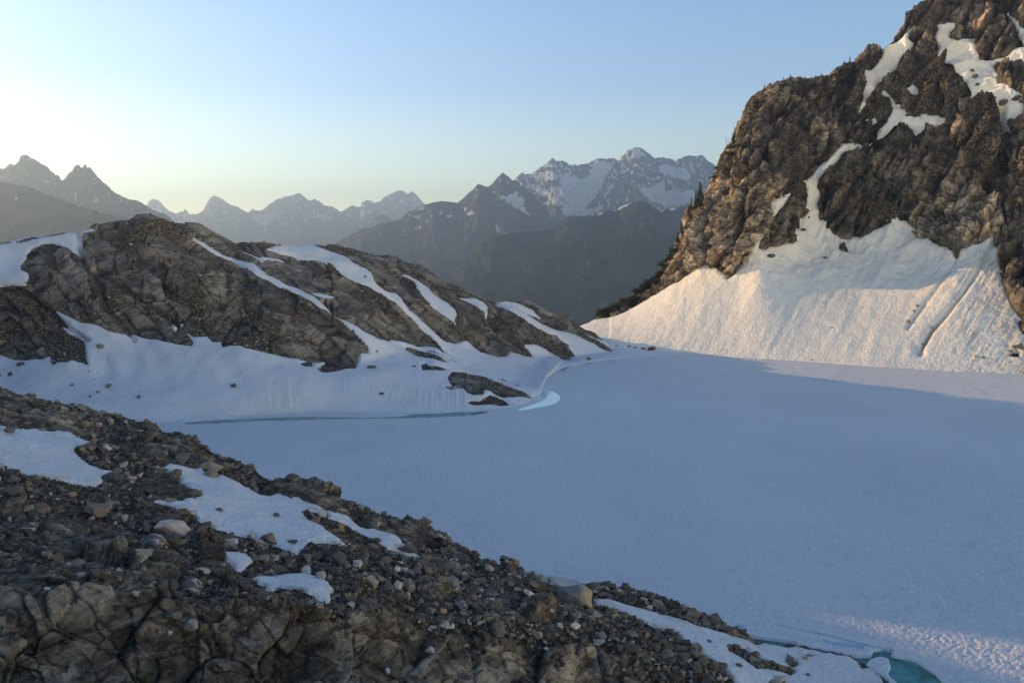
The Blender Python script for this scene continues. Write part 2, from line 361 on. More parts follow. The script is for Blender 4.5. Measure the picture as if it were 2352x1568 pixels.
def build(name, B, rockm, snowm, relief, rough, mains=(), holes=(), patches=(), thick=0.5, push=0.8, ragged=2.0, rag_s=3.0, debris=None, dirt=None, grooves=None, snow_rough=None, pale=None, stain=None, edge_soft=6.0, label=None, snowname='snow_field', sink=0.0, flat=False):
    Nn = normals(B); U, V = toUV(B)
    B = B + Nn * relief(B)[..., None]
    rag = fbm(B, rag_s, 3, 11) * ragged
    S = np.full(U.shape, -40.0); ms = []
    for poly in mains: S = np.maximum(S, sdist(U, V, poly))
    for poly in holes: S = np.minimum(S, -sdist(U, V, poly))
    mainS = S.copy() + rag
    ps = [np.minimum(sdist(U, V, p[-1]) + rag, 40) for p in patches]
    A = mainS.copy()
    for x in ps: A = np.maximum(A, x)
    if sink: B = B - Nn * (sink * sstep(-22, 2, A))[..., None]
    if grooves is not None: B = B - Nn * grooves(U, V)[..., None]
    Nn = normals(B)
    r, tone, crk = rough(B); att = 1 - 0.65 * sstep(-edge_soft, 0, A)
    P = B + Nn * (r * att - push * sstep(-1.5, 3, A) * (0.5 + 0.5 * sstep(0.5, 6, B[..., 2])))[..., None]
    deb = np.clip(debris(B, U, V), 0, 1) if debris is not None else np.zeros(U.shape)
    deb = np.maximum(deb, 0)
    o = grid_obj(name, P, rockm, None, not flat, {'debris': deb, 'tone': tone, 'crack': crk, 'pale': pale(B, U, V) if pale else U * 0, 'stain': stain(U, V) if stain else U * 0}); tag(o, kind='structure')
    register(P, Nn, A < 0)
    LAST.clear(); m_ = A < -2; LAST.extend([P[m_], Nn[m_], deb[m_]])
    sr = snow_rough(B) if snow_rough is not None else fbm(B, 4.0, 3, 31) * 0.12
    def sheet(nm, s):
        off = thick * (sstep(-2.5, 4.0, s) - 0.35) + sr * sstep(0, 8, s) - 0.6 * sstep(-1.0, -4.0, s)
        Q = B + Nn * off[..., None]
        at = {'dirt': np.clip(dirt(B, U, V), 0, 1) if dirt is not None else np.clip((1 - sstep(0, 16, s)) * sstep(0, .5, fbm(B, 1.5, 4, 88)) * .7 + sstep(.25, .7, fbm(B * np.array([1, .6, 1]), 2.5, 4, 89)) * .25, 0, 1)}
        o = grid_obj(nm, Q, snowm, largest(s > -3.0) if nm == 'snow_patch' else s > -3.0, True, at)
        if o: register(Q, Nn, s > 0)
        return o
    if mains:
        o = sheet(snowname, mainS); tag(o, kind='structure')
    for (lab, cat, poly), s in zip(patches, ps):
        o = sheet('snow_patch', s)
        if o: tag(o, lab, cat)
    return A
# ------------------------------------------------------------------ left hill
Uc = np.concatenate([np.linspace(-900, -40, 70, endpoint=False), np.arange(-40, 1610, 2.3)])
def two(pts, z=None):
    r = rail(pts, z); return ev(r, Uc)
l1 = two([(-900,985,0),(0,985,0),(370,967,0),(700,947,0),(1000,943,0),(1150,936,0),(1180,932,0),(1210,922,0),(1240,908,0),(1252,869,0),(1300,837,0),(1400,823,0),(1545,813,0),(1620,813,0)], 'z')
l1b = two([(-900,935,4),(-400,930,4),(370,920,4),(700,905,4.5),(1000,890,4),(1100,885,4.5),(1180,893,2.5),(1235,900,.8),(1252,864,.6),(1300,834,.8),(1400,819,.8),(1545,811.5,.3),(1620,811,.2)], 'z')
l1c = two([(-900,890,7),(370,870,8),(700,870,8),(1000,850,7),(1100,855,3.5),(1180,878,0),(1235,880,-.8),(1252,863,1),(1300,834,2),(1400,815,2),(1545,810,.6),(1620,810.5,.3)], 'z')
l2r = rail([(-900,835,235),(0,815,228),(200,800,228),(400,775,232),(600,800,232),(840,840,240),(1000,795,267),(1150,812,298),(1240,822,318),(1320,820,335),(1400,811,352),(1480,804,362),(1560,808,366),(1620,810,366)])
l2 = ev(l2r, Uc)
crest = [(-900,500),(-300,530),(-150,540),(-60,552),(0,559),(60,548),(110,541),(176,528),(219,511),(260,511),(297,509),(318,499),(349,496),(376,504),(410,514),(458,520),(485,530),(513,543),(540,557),(561,552),(608,554),(646,560),(660,565),(718,565),(746,567),(798,566),(828,569),(866,578),(900,586),(921,590),(938,603),(965,612),(993,632),(1010,649),(1037,661),(1075,672),(1102,677),(1116,687),(1140,695),(1160,688),(1177,685),(1201,690),(1242,704),(1280,718),(1310,728),(1331,742),(1345,755),(1365,765),(1379,779),(1406,800),(1464,799),(1505,802),(1550,809),(1620,812)]
l4r = rail2(crest, [(-900,275),(-300,258),(0,262),(180,268),(350,275),(600,290),(800,305),(1000,322),(1160,342),(1300,362),(1400,370),(1500,372),(1620,372)])
l4 = ev(l4r, Uc)
def lerp2(a, b, f, dz=0): 
    return a[0] + (b[0] - a[0]) * f, a[1] + (b[1] - a[1]) * f + dz
hmt = l4[1] - l2[1]
l3 = lerp2(l2, l4, 0.36, 0); l3 = (l3[0], l3[1] + 0.16 * hmt)
l3b = lerp2(l2, l4, 0.72, 0); l3b = (l3b[0], l3b[1] + 0.10 * hmt)
kk = sstep(1262, 1300, Uc)
mixr = lambda a, b: (a[0] * (1 - kk) + b[0] * kk, a[1] * (1 - kk) + b[1] * kk)
l1b = mixr(l1b, lerp2(l1, l2, .3)); l1c = mixr(l1c, lerp2(l1, l2, .65))
l1b, l1c, l2 = [(smo(q[0], 15), smo(q[1], 15)) for q in (l1b, l1c, l2)]; l1 = (smo(l1[0], 7), l1[1])
l0 = (l1[0] - 6, l1[1] * 0 - 1.5)
l5 = (l4[0] + 22, l4[1] - np.clip(0.22 * (l4[1] + 5), 2, 12)); l6 = (l4[0] + 130, l4[1] * 0.3 - 45); l7 = (l4[0] + 1000, l4[1] * 0 - 752)
B = surface(Uc, [l0, l1, l1b, l1c, l2, l3, l3b, l4, l5, l6, l7], [4, 34, 34, 34, 62, 50, 46, 10, 12, 8])
S1 = [(-300,795),(0,795),(150,775),(400,735),(515,700),(560,686),(600,678),(625,680),(560,698),(545,715),(540,750),(535,800),(520,858),(440,830),(400,800),(345,792),(290,790),(200,820),(160,845),(165,885),(125,920),(130,960),(180,990),(185,1030),(175,1075),(100,1070),(0,1068),(-400,1040),(-1400,1030),(-1400,700)]
S1[0] = (-2600, 700)
S2 = Z(1, [(1300,757),(1370,775),(1450,815),(1500,845),(1560,860),(1640,895),(1740,940),(1790,985),(1850,1020),(1950,1075),(2040,1105),(2120,1175),(2180,1230),(2250,1290),(2352,1345)]) + Z(2, [(80,1300),(150,1340),(200,1370),(250,1410),(350,1450),(430,1455),(420,1540),(290,1545),(280,1500),(200,1420),(100,1330),(0,1260)]) + Z(1, [(2150,1250),(2060,1180),(1980,1125),(1870,1070),(1800,1020),(1720,990),(1650,945),(1560,885),(1470,850),(1380,800),(1300,765)])
S5 = Z(1, [(1795,820),(1900,806),(2100,808),(2130,835),(2160,850),(2230,855)]) + Z(2, [(0,848),(60,855),(130,885),(160,920),(180,945),(230,970),(270,985),(310,1020),(320,1050),(350,1085),(400,1115),(440,1125),(490,1125),(520,1160),(530,1200),(560,1240),(620,1280),(660,1320),(720,1370),(760,1410),(790,1440),(830,1460),(840,1540),(830,1520),(760,1445),(690,1390),(640,1350),(600,1300),(530,1240),(480,1190),(420,1150),(350,1110),(300,1080),(240,1050),(150,1010),(60,960),(0,930)]) + Z(1, [(2200,950),(2100,905),(1980,875),(1850,845),(1800,828)])
S8 = Z(2, [(1145,1200),(1220,1194),(1330,1205),(1400,1235),(1420,1260),(1455,1295),(1400,1280),(1300,1248),(1350,1280),(1420,1320),(1500,1360),(1560,1385),(1640,1410),(1720,1440),(1700,1500),(1600,1450),(1560,1410),(1500,1398),(1420,1362),(1330,1312),(1250,1268)])
APR = Z(5, [(-3000,320),(0,365),(60,385),(180,402),(290,410),(350,393),(350,430),(370,455),(400,440),(460,455),(500,440),(600,460),(580,300),(540,250),(450,215),(400,170),(430,150),(395,110),(360,60),(450,105),(540,150),(640,175),(740,225),(830,242),(880,228),(960,250),(1080,275),(1180,300),(1290,318),(1300,285),(1270,240),(1245,212),(1300,250),(1390,252),(1430,290),(1485,300),(1495,345),(1560,338),(1700,365),(1820,385),(2000,382),(2110,400),(2180,405),(2130,440),(2160,460),(2300,462)]) + Z(6, [(60,462),(210,455),(225,400),(240,372),(292,372),(300,300),(430,285),(440,268),(530,275),(620,310),(680,300),(690,295),(760,310),(800,345),(825,340),(815,290),(830,275),(880,285),(960,270),(1000,300),(1080,350),(1160,380),(1220,383),(1248,345),(1300,360),(1380,385),(1400,375),(1350,295),(1420,300),(1480,330),(1560,380),(1635,418),(1700,412),(1690,390),(1640,305),(1675,300),(1650,270),(1580,220),(1560,200),(1640,215),(1720,245),(1800,290),(1880,340),(1930,350),(1935,335),(1890,300),(1830,265),(1770,235),(1850,270),(1950,297),(2050,300),(2150,310),(2220,325),(2352,345),(2500,345),(2560,420),(2400,700),(2000,1000),(0,1200)]) + [(-900, 1100)]
holes = [Z(6, [(500,300),(560,350),(640,385),(800,425),(822,422),(730,365),(660,340),(600,320)]),
 Z(6, [(680,330),(760,370),(860,400),(950,440),(1030,477),(1020,470),(940,425),(850,385),(740,340)]),
 Z(6, [(640,425),(680,418),(700,435),(760,445),(835,472),(760,470),(655,462)]),
 Z(6, [(825,515),(850,485),(930,485),(1000,500),(1080,515),(1140,540),(1250,580),(1330,610),(1370,635),(1395,660),(1330,650),(1240,650),(1200,655),(1150,640),(1110,610),(1075,600),(1060,635),(1000,635),(950,620),(930,590),(890,590),(855,605),(795,575),(850,570),(830,545)]),
 Z(6, [(940,690),(980,675),(1050,670),(1080,650),(1110,628),(1140,640),(1200,665),(1255,705),(1190,712),(1120,705),(1000,705)]),
 Z(6, [(1110,505),(1180,520),(1250,555),(1310,570),(1300,578),(1200,545)]),
 Z(5, [(2005,410),(2050,395),(2100,400),(2105,430),(2050,433)])]
HP = [('long white snow strip down the middle of the left rock hill, tapering at the top', 'snow patch', Z(1, [(1605,818),(1660,840),(1720,865),(1800,875),(1880,895),(1910,908),(1850,893),(1800,890),(1770,900),(1768,918),(1740,890),(1700,860),(1650,840)])),
 ('small oval snow patch on dark rock just below the long diagonal snow gully', 'snow patch', Z(1, [(2095,1118),(2150,1120),(2200,1135),(2238,1160),(2230,1172),(2180,1168),(2130,1150)])),
 ('tongue shaped snow strip on the rock slope, pointed top and rounded lower end', 'snow patch', Z(2, [(525,990),(580,1010),(640,1050),(700,1100),(760,1160),(820,1200),(870,1245),(890,1290),(885,1330),(850,1300),(790,1255),(740,1210),(700,1160),(650,1100),(610,1040),(560,1010)])),
 ('short snow strip near the crest, rightmost of the isolated strips on the left hill', 'snow patch', Z(2, [(905,1165),(960,1180),(1000,1175),(1050,1200),(1085,1240),(1092,1298),(1060,1270),(1000,1235),(950,1195)])),
 ('tiny pointed snow remnant in the notch at the foot of the biggest rock dome', 'snow patch', Z(5, [(1158,160),(1175,168),(1190,150),(1225,142),(1226,180),(1205,165),(1185,175),(1180,203),(1160,190)]))]
HP[0] = ('thin snow sliver high on the left hill between two brown rock slabs', 'snow patch', HP[0][2])
JD = np.array([0.8, 0.45, -0.6])       # dip of the joints: down to the right
def skew(P): 
    Q = P.copy(); Q[..., 2] = P[..., 2] + 0.72 * P[..., 0]; return Q
hcr = [Z(1, [(520,700),(530,860),(600,1000),(700,1120),(720,1240),(860,1400),(900,1440)]), Z(1, [(640,980),(800,1080),(960,1190),(1080,1260),(1190,1330)]),
       Z(1, [(1080,880),(1200,940),(1330,1000),(1420,900),(1550,960)]), Z(1, [(1190,1330),(1300,1230),(1500,1190),(1760,1200)]), Z(2, [(0,1200),(60,1290),(200,1350)]), Z(2, [(890,1290),(960,1420),(1060,1500)]), Z(2,[(1090,1290),(1200,1400),(1340,1490)]), Z(1,[(0,1090),(170,1110),(330,1250),(480,1380),(600,1460)])]
def h_relief(P):
    Q = skew(P); Q[..., 0] *= 0.8
    w_ = sstep(2, 14, P[..., 2])
    return w_ * (fbm(Q, np.array([26., 26., 17.]), 3, 3) * 2.6 + fbm(P, 40., 2, 5) * 2.0)
def h_rough(P):
    Wp = P + 0.8 * np.stack([fbm(P, 9., 2, 41), fbm(P, 9., 2, 42), fbm(P, 9., 2, 43)], -1)
    Q = skew(Wp)
    f1, e1 = facets(Q, 9.5, 5, 0.55, (1.5, 1.3, 0.6)); f2, e2 = facets(Q, 3.0, 6, 0.5, (2.0, 1.3, 0.5))
    r = f1 * 1.0 + f2 * 0.20 - 0.7 * (1 - sstep(0, 0.05, e1)) - 0.10 * (1 - sstep(0, .06, e2)) + fbm(P, 1.6, 3, 8) * 0.13
    return r * (0.45 + 0.55 * sstep(3, 12, P[..., 2])), np.clip(0.5 + f1 * 0.6 + f2 * .2, 0, 1), np.maximum(1 - sstep(0, .05, e1), .45 * (1 - sstep(0, .05, e2)))
def h_groove(U, V):
    g = 0
    for c in hcr: g = g + 2.2 * np.exp(-(ldist(U, V, c) / 5.0) ** 2)
    return np.minimum(g, 2.5)
def h_debris(P, U, V):
    d = sstep(0.12, 0.32, fbm(P, 14., 4, 51)) * 0.9
    g = sdist(U, V, Z(1, [(0,1080),(175,1080),(330,1200),(420,1330),(560,1440),(600,1530),(590,1640),(470,1660),(350,1650),(300,1500),(200,1330),(100,1200),(0,1120)]))
    g = np.maximum(g, sdist(U, V, Z(6, [(825,515),(850,485),(930,485),(1080,515),(1250,580),(1330,600),(1200,610),(1080,560),(930,530)])))
    g = np.maximum(g, sdist(U, V, Z(1, [(870,640),(1100,640),(1300,720),(1240,760),(1000,700)])))
    return np.maximum(d, sstep(-3, 3, g + 3 * fbm(P, 3., 3, 52)))
def h_dirt(P, U, V):
    # dirty meltwater rills that run down the apron to the shore
    Q = np.stack([U / 7.0 + 1.2 * fbm(P, 18., 2, 61), V / 260., U * 0], -1)
    rl = sstep(0.28, 0.5, np.abs(perlin(Q, 62)) * 1.6) * sstep(430, 700, U) * (1 - sstep(1130, 1180, U)) * sstep(835, 900, V)
    return rl * 0.16 * sstep(-.2, .3, fbm(P, 14., 3, 64)) + sstep(0.25, 0.6, fbm(P, 10., 4, 63)) * 0.15
ST = [(1145,1010,1200,26),(1185,1040,1190,14),(1265,1060,1230,12),(1330,960,1160,12),(1535,930,1170,20),(1560,940,1060,10),(1655,950,1110,26),(1690,1040,1110,14),(1745,1220,1390,24),(1620,1220,1310,10),(1410,1200,1290,9),(1360,1200,1300,9),(1510,1200,1290,14),(705,1120,1270,22),(1100,860,930,12),(1720,1400,1560,40),(1650,1420,1520,30),(1180,1240,1310,18),(620,700,760,8),(1790,1200,1290,10),(1850,1390,1470,40),(2190,1170,1250,12),(2225,1190,1290,16),(330,980,1060,14),(960,1000,1120,8),(1480,1100,1200,7),(850,780,980,7),(920,820,960,6)]
def h_stain(U, V):
    g = np.zeros(U.shape)
    for x, y0_, y1_, w_ in ST:
        cx, cy = conv(Z(1, [(x, (y0_ + y1_) / 2)]))[0]; ww = w_ * .3418; hh = (y1_ - y0_) * .1709
        g = np.maximum(g, (1 - sstep(.45, 1.15, np.abs(U - cx + 1.5 * np.sin(V * .25 + x)) / ww)) * (1 - sstep(.6, 1.15, np.abs(V - cy) / hh)))
    return g
def h_snow(P):
    U, V = toUV(P); Q = np.stack([U / 9.0 + 1.2 * fbm(P, 18., 2, 61), V / 260., U * 0], -1)
    return fbm(P, 12., 3, 31) * 0.35 - 0.14 * sstep(-.3, .3, fbm(P, 14., 3, 64)) * sstep(0.25, 0.5, np.abs(perlin(Q, 62)) * 1.6) * sstep(430, 700, U) * (1 - sstep(1130, 1180, U)) * sstep(845, 900, V) * sstep(0.2, 2, P[..., 2])
hillA = build('rock_hill', B, M['hill_rock'], M['snow'], h_relief, h_rough, [Z(1, S1), S2, S5, S8, APR], holes, HP, 0.6, 2.0, 2.0, 3.0, h_debris, h_dirt, h_groove, h_snow, stain=h_stain, snowname='snow_slope')
HILLREG = list(LAST)
print('hill', time.time() - T0)
# ------------------------------------------------------------------ right mountain
Uc = np.concatenate([np.arange(1215, 2400, 2.35), np.linspace(2400, 2800, 60)])
two = lambda pts, z=None: ev(rail(pts, z), Uc)
r1 = two([(1215,800,0),(1330,803,0),(1420,806,0),(1540,811,0),(1700,824,0),(2000,848,0),(2200,857,0),(2352,866,0),(2800,890,0)], 'z')
r0 = (r1[0] - 8, r1[1] * 0 - 1.5)
r2 = two([(1215,800,420),(1250,788,424),(1290,765,428),(1330,739,432),(1400,716,434),(1450,692,434),(1520,650,424),(1600,612,407),(1665,622,395),(1740,570,390),(1850,548,404),(2000,556,398),(2100,545,386),(2200,552,365),(2352,600,345),(2800,640,310)])
Z3c = Z(3, [(40,1567),(65,1500),(80,1420),(130,1340),(200,1300),(260,1190),(310,1110),(340,1010),(400,930),(440,830),(460,750),(490,700),(540,640),(580,610),(640,570),(700,548),(800,520),(900,525),(1010,510),(1050,465),(1110,430),(1180,402),(1215,400),(1270,340),(1300,297),(1350,292),(1395,310),(1420,275),(1500,210),(1540,150),(1560,90),(1610,40),(1660,10),(1700,-5)])
r4r = rail2([(1215,830),(1290,790),(1330,752),(1370,714),(1420,690),(1480,655),(1520,612),(1545,580)] + Z3c + [(2160,-30),(2250,-60),(2352,-120),(2800,-250)],
            [(1215,440),(1330,455),(1420,468),(1520,475),(1560,472),(1640,464),(1800,454),(2000,460),(2100,468),(2352,478),(2800,480)])
r4 = ev(r4r, Uc); hm = r4[1] - r2[1]
b1 = 0.10 * hm * np.exp(-((Uc - 1700) / 110) ** 2)
r3 = lerp2(r2, r4, 0.30); r3 = (r3[0] - 16 * np.exp(-((Uc - 1680) / 80) ** 2), r3[1] + 0.10 * hm)
r3b = lerp2(r2, r4, 0.68); r3b = (r3b[0], r3b[1] + 0.04 * hm)
def smooth_depth(r, n):
    Y = smo(r[0], n); return (Y, CAMZ + (r[1] - CAMZ) * Y / r[0])
r2, r3, r3b, r4 = [smooth_depth(q, 41) for q in (r2, r3, r3b, r4)]
r2 = (r2[0], np.where(Uc > 1400, smo(r2[1], 71), r2[1]))
r5 = (r4[0] + 25, r4[1] - 14); r6 = (r4[0] + 160, r4[1] * 0.5 - 80); r7 = (r4[0] + 1000, r4[1] * 0 - 752)
B = surface(Uc, [r0, r1, r2, r3, r3b, r4, r5, r6, r7], [4, 125, 85, 100, 85, 8, 10, 8])
C1 = Z(3, [(1620,120),(1640,125),(1600,170),(1570,235),(1620,250),(1600,290),(1550,340),(1510,380),(1490,430),(1460,480),(1410,495),(1370,545),(1350,600),(1310,650),(1270,700),(1240,748),(1245,720),(1280,640),(1290,580),(1310,540),(1300,500),(1290,455),(1340,455),(1370,420),(1415,370),(1400,330),(1385,300),(1430,280),(1480,275),(1535,240),(1560,190)])
C2 = Z(3, [(1350,605),(1430,620),(1470,650),(1480,680),(1540,685),(1530,700),(1480,700),(1460,690),(1450,640),(1400,632),(1355,628)])
C3 = Z(3, [(1465,700),(1550,715),(1545,760),(1600,765),(1650,755),(1645,738),(1690,735),(1700,745),(1815,748),(1800,780),(1750,815),(1680,835),(1610,865),(1590,840),(1550,820),(1500,830),(1440,860),(1370,895),(1380,845),(1430,815),(1455,770)])
C4 = Z(3, [(1555,575),(1600,558),(1635,570),(1625,600),(1590,600)])
C5 = Z(3, [(1770,130),(1830,125),(1900,112),(1895,150),(1860,180),(1860,220),(1900,250),(1950,240),(2030,220),(2025,300),(2060,360),(2120,375),(2180,350),(2240,335),(2352,290),(2600,250),(2600,420),(2352,375),(2250,390),(2170,375),(2145,400),(2170,450),(2180,530),(2240,545),(2352,600),(2352,740),(2300,760),(2265,835),(2250,815),(2225,830),(2190,740),(2200,690),(2160,640),(2090,610),(2030,620),(1990,660),(1945,680),(1920,630),(1990,625),(2010,590),(1980,530),(1940,480),(1850,400),(1800,340),(1775,320),(1790,250),(1765,220),(1785,170)])
C6 = Z(3, [(2250,60),(2300,90),(2330,150),(2400,200),(2400,280),(2352,265),(2310,180),(2280,90)])
C7 = Z(3, [(1215,930),(1210,965),(1160,1005),(1110,1050),(1060,1100),(1010,1170),(970,1200),(970,1260),(990,1300),(975,1350),(985,1400),(990,1460),(1030,1475),(1030,1600),(860,1600),(885,1510),(880,1460),(920,1420),(940,1385),(905,1380),(915,1330),(905,1260),(890,1210),(930,1180),(980,1120),(1060,1050),(1100,990),(1140,945)])
C8 = Z(3, [(805,1290),(790,1330),(740,1395),(700,1440),(660,1470),(675,1420),(710,1370),(715,1335),(760,1310)])
C9 = Z(3, [(1210,985),(1230,950),(1280,940),(1330,925),(1270,962)])
C10 = Z(3, [(1815,528),(1850,530),(1855,548),(1825,545)])
C11 = Z(3, [(1310,765),(1355,762),(1358,780),(1325,783)])
SL = Z(4, [(-1300,815),(-638,800),(-560,780),(-400,745),(-300,700),(-200,642),(-100,580),(0,527),(60,487),(130,447),(190,432),(250,445),(300,475),(340,500),(380,480),(430,440),(490,390),(490,370),(530,350),(525,290),(590,245),(570,325),(630,315),(700,295),(850,270),(840,240),(800,210),(830,190),(890,170),(880,110),(990,110),(1030,125),(1000,185),(1050,170),(1110,210),(1200,222),(1280,220),(1340,180),(1420,155),(1490,140),(1455,120),(1490,95),(1510,115),(1550,110),(1590,150),(1615,190),(1590,215),(1610,235),(1680,230),(1720,265),(1810,285),(1860,300),(1880,345),(1920,290),(2000,270),(2140,225),(2150,260),(2185,320),(2200,450),(2240,600),(2300,700),(2352,760),(2800,850),(4000,1300),(4000,1700),(2352,1500),(0,1300),(-1300,1200)])
cholesp = [Z(4, [(1115,290),(1120,262),(1155,242),(1180,265),(1188,305),(1150,308)]), Z(3, [(1860,275),(1900,262),(1970,278),(1975,318),(1930,328),(1880,318)]),
   Z(4, [(2185,460),(2250,440),(2352,500),(2352,620),(2290,590),(2230,560)]), Z(4, [(2310,770),(2400,760),(2400,860),(2350,860),(2330,820)]), Z(4, [(2260,1000),(2300,965),(2330,980),(2330,1010),(2280,1010)])]
CP_ = [('long white snow gully slanting down from the cliff top, pointed at its lower end', 'snow gully', C1), ('small ragged link of snow between the cliff gully and the angular snow patch', 'snow patch', C2),
  ('angular white snow patch on a ledge in the middle of the right cliff', 'snow patch', C3), ('tiny star shaped snow spot on dark rock above the angular ledge patch', 'snow patch', C4),
  ('large branching snowfield between rock knobs at the top right corner', 'snowfield', C5), ('narrow snow streak behind the rightmost rock knobs', 'snow gully', C6),
  ('slim leaf shaped snow patch in a cleft left of the lower snow gully', 'snow patch', C8), ('thin slanting snow sliver beside the top end of the lower snow gully', 'snow patch', C9),
  ('tiny snow speck on the dark rock left of the big upper snowfield', 'snow patch', C10), ('tiny snow speck by the lower tip of the upper gully', 'snow patch', C11)]
def crest_fade(P, lo):
    U, V = toUV(P); return lo + (1 - lo) * sstep(2, 55, V - np.interp(U, r4r[0], r4r[1]) + 0.5 * np.clip(U - np.interp(V, r4r[1][::-1], r4r[0][::-1]), -20, 200))
def c_relief(P):
    w_ = sstep(20, 60, P[..., 2]) * crest_fade(P, 0.0)
    Q = P.copy(); Q[..., 2] = P[..., 2] - 0.9 * P[..., 0]      # ribs lean to the left foot
    return w_ * (fbm(Q, np.array([34., 34., 60.]), 4, 103, ridged=True) * 5.0 + fbm(P, 60., 2, 105) * 5.0)
def c_rough(P):
    Wp = P + 1.1 * np.stack([fbm(P, 14., 2, 141), fbm(P, 14., 2, 142), fbm(P, 14., 2, 143)], -1)
    Q = Wp.copy(); Q[..., 0] = Wp[..., 0] - 0.45 * Wp[..., 2]
    f1, e1 = facets(Q, 11., 15, 1.2, (0.7, 0.9, 2.2)); f2, e2 = facets(Q, 4.0, 16, 1.2, (0.7, .9, 1.8)); f3, e3 = facets(P, 1.5, 17, 1.0)
    r = f1 * 3.1 + f2 * 1.2 + f3 * .28 - 1.3 * (1 - sstep(0, .06, e1)) - .4 * (1 - sstep(0, .08, e2)) + fbm(P, 2.0, 3, 18) * 0.16
    cf = crest_fade(P, 0.35); r = r * cf - 1.6 * (1 - cf)
    return r, np.clip(0.5 + f1 * 0.4 + f2 * .3, 0, 1), np.maximum(1 - sstep(0, .06, e1), .5 * (1 - sstep(0, .07, e2)))
cg = [Z(4, [(2190,200),(2130,310),(2060,430),(1960,570),(1850,700),(1730,830),(1650,975)]), Z(4, [(1880,350),(1840,420),(1760,560),(1640,720),(1570,820)]), Z(3, [(2010,1070),(2100,1180),(2230,1330),(2260,1560)]), Z(3, [(2200,700),(2210,1000),(2260,1300)]), Z(3, [(1240,745),(1160,900),(1150,930)])]
def c_groove(U, V):
    g = 2.2 * np.exp(-(ldist(U, V, cg[0]) / 7.0) ** 2) + 1.0 * np.exp(-(ldist(U, V, cg[1]) / 6.0) ** 2)
    g += 5.0 * np.exp(-(ldist(U, V, cg[2]) / 9.0) ** 2) + 6.0 * np.exp(-(ldist(U, V, cg[3]) / 12.0) ** 2) + 3.0 * np.exp(-(ldist(U, V, cg[4]) / 6.0) ** 2)
    g += 1.2 * np.exp(-(ldist(U, V, Z(4, [(1620,940),(1660,990)])) / 8.0) ** 2)
    return g
def c_debris(P, U, V):
    d = sstep(0.1, 0.35, fbm(P, 24., 4, 151))
    g = sdist(U, V, Z(3, [(2020,640),(2180,640),(2200,900),(2230,1100),(2100,1150),(1980,1050),(1960,800)]))
    g = np.maximum(g, sdist(U, V, Z(3, [(1620,250),(1770,300),(1950,500),(1980,600),(1900,700),(1700,700),(1500,600),(1450,500)])))
    return np.maximum(d * .8, sstep(-8, 6, g + 8 * fbm(P, 8., 3, 152)))
def c_dirt(P, U, V):
    Q = np.stack([(U * 0.78 + V * 0.55) / 5.0, (V * 0.8 - U * 0.5) / 60.0, U * 0], -1)
    e = sstep(2060, 2300, U + 0.35 * (700 - V)) * sstep(530, 590, V) * sstep(0.02, 0.4, fbm(Q, 1.0, 3, 162)) * 0.9
    e = np.maximum(e, sstep(2150, 2340, U - 0.45 * (V - 560)) * sstep(530, 590, V) * 0.6)
    l0_ = ldist(U, V, cg[0]); k = sstep(0, 1, (V - 690) / 60) 
    e = np.maximum(e, (1 - sstep(2, 6.5, l0_ + 3 * fbm(P, 4., 2, 164))) * (0.25 + 0.8 * k * (1 - sstep(775, 790, V))))
    e = np.maximum(e, (1 - sstep(1, 5, ldist(U, V, cg[1]) + 2.5 * fbm(P, 3., 2, 165))) * 0.45)
    pk = sstep(0.05, 0.5, fbm(P, 26., 3, 166)) * sdist_soft(U, V)
    return np.maximum(e, pk * 0.10)
def sdist_soft(U, V): return sstep(1830, 1950, U) * (1 - sstep(640, 720, V))
def c_pale_lit(P, U, V):  # paler rock patches, with sunlight painted onto the lower-left buttress
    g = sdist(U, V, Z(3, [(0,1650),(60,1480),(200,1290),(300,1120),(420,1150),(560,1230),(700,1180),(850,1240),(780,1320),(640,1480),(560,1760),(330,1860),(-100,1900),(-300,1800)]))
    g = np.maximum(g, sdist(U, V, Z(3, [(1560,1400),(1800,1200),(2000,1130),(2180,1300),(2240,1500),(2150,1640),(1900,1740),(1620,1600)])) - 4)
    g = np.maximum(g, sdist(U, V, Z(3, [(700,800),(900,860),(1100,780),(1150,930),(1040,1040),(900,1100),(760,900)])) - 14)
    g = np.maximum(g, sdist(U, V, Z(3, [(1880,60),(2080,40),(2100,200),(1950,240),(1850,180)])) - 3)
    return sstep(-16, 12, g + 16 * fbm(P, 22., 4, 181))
def c_snow(P):
    U, V = toUV(P)
    Q = np.stack([(U * 0.90 + V * 0.42) / 26.0, (V * 0.9 - U * 0.42) / 190.0, U * 0 + 3], -1)
    fl = fbm(Q, 1.0, 4, 171); w_ = 1 - sstep(800, 850, V)
    e = sstep(2050, 2350, U)
    Q2 = np.stack([(U * 0.84 + V * 0.52) / 9.0, (V * 0.85 - U * 0.52) / 70.0, U * 0 + 3], -1)
    return (fl * (0.30 + 0.25 * e) + fbm(Q2, 1.0, 3, 175) * (0.06 + 0.10 * e)) * w_ + fbm(P, 2.4, 3, 172) * (0.10 + .25 * e) + fbm(P, 1.1, 2, 173) * 0.10
build('mountain', B, M['cliff_rock'], M['slope_snow'], c_relief, c_rough, [SL, C7], cholesp, CP_, 1.2, 4.0, 2.5, 5.0, c_debris, c_dirt, c_groove, c_snow, pale=c_pale_lit, edge_soft=9, sink=3.0)
bpy.data.objects['snow_field'].name = 'snow_slope'
print('cliff', time.time() - T0)
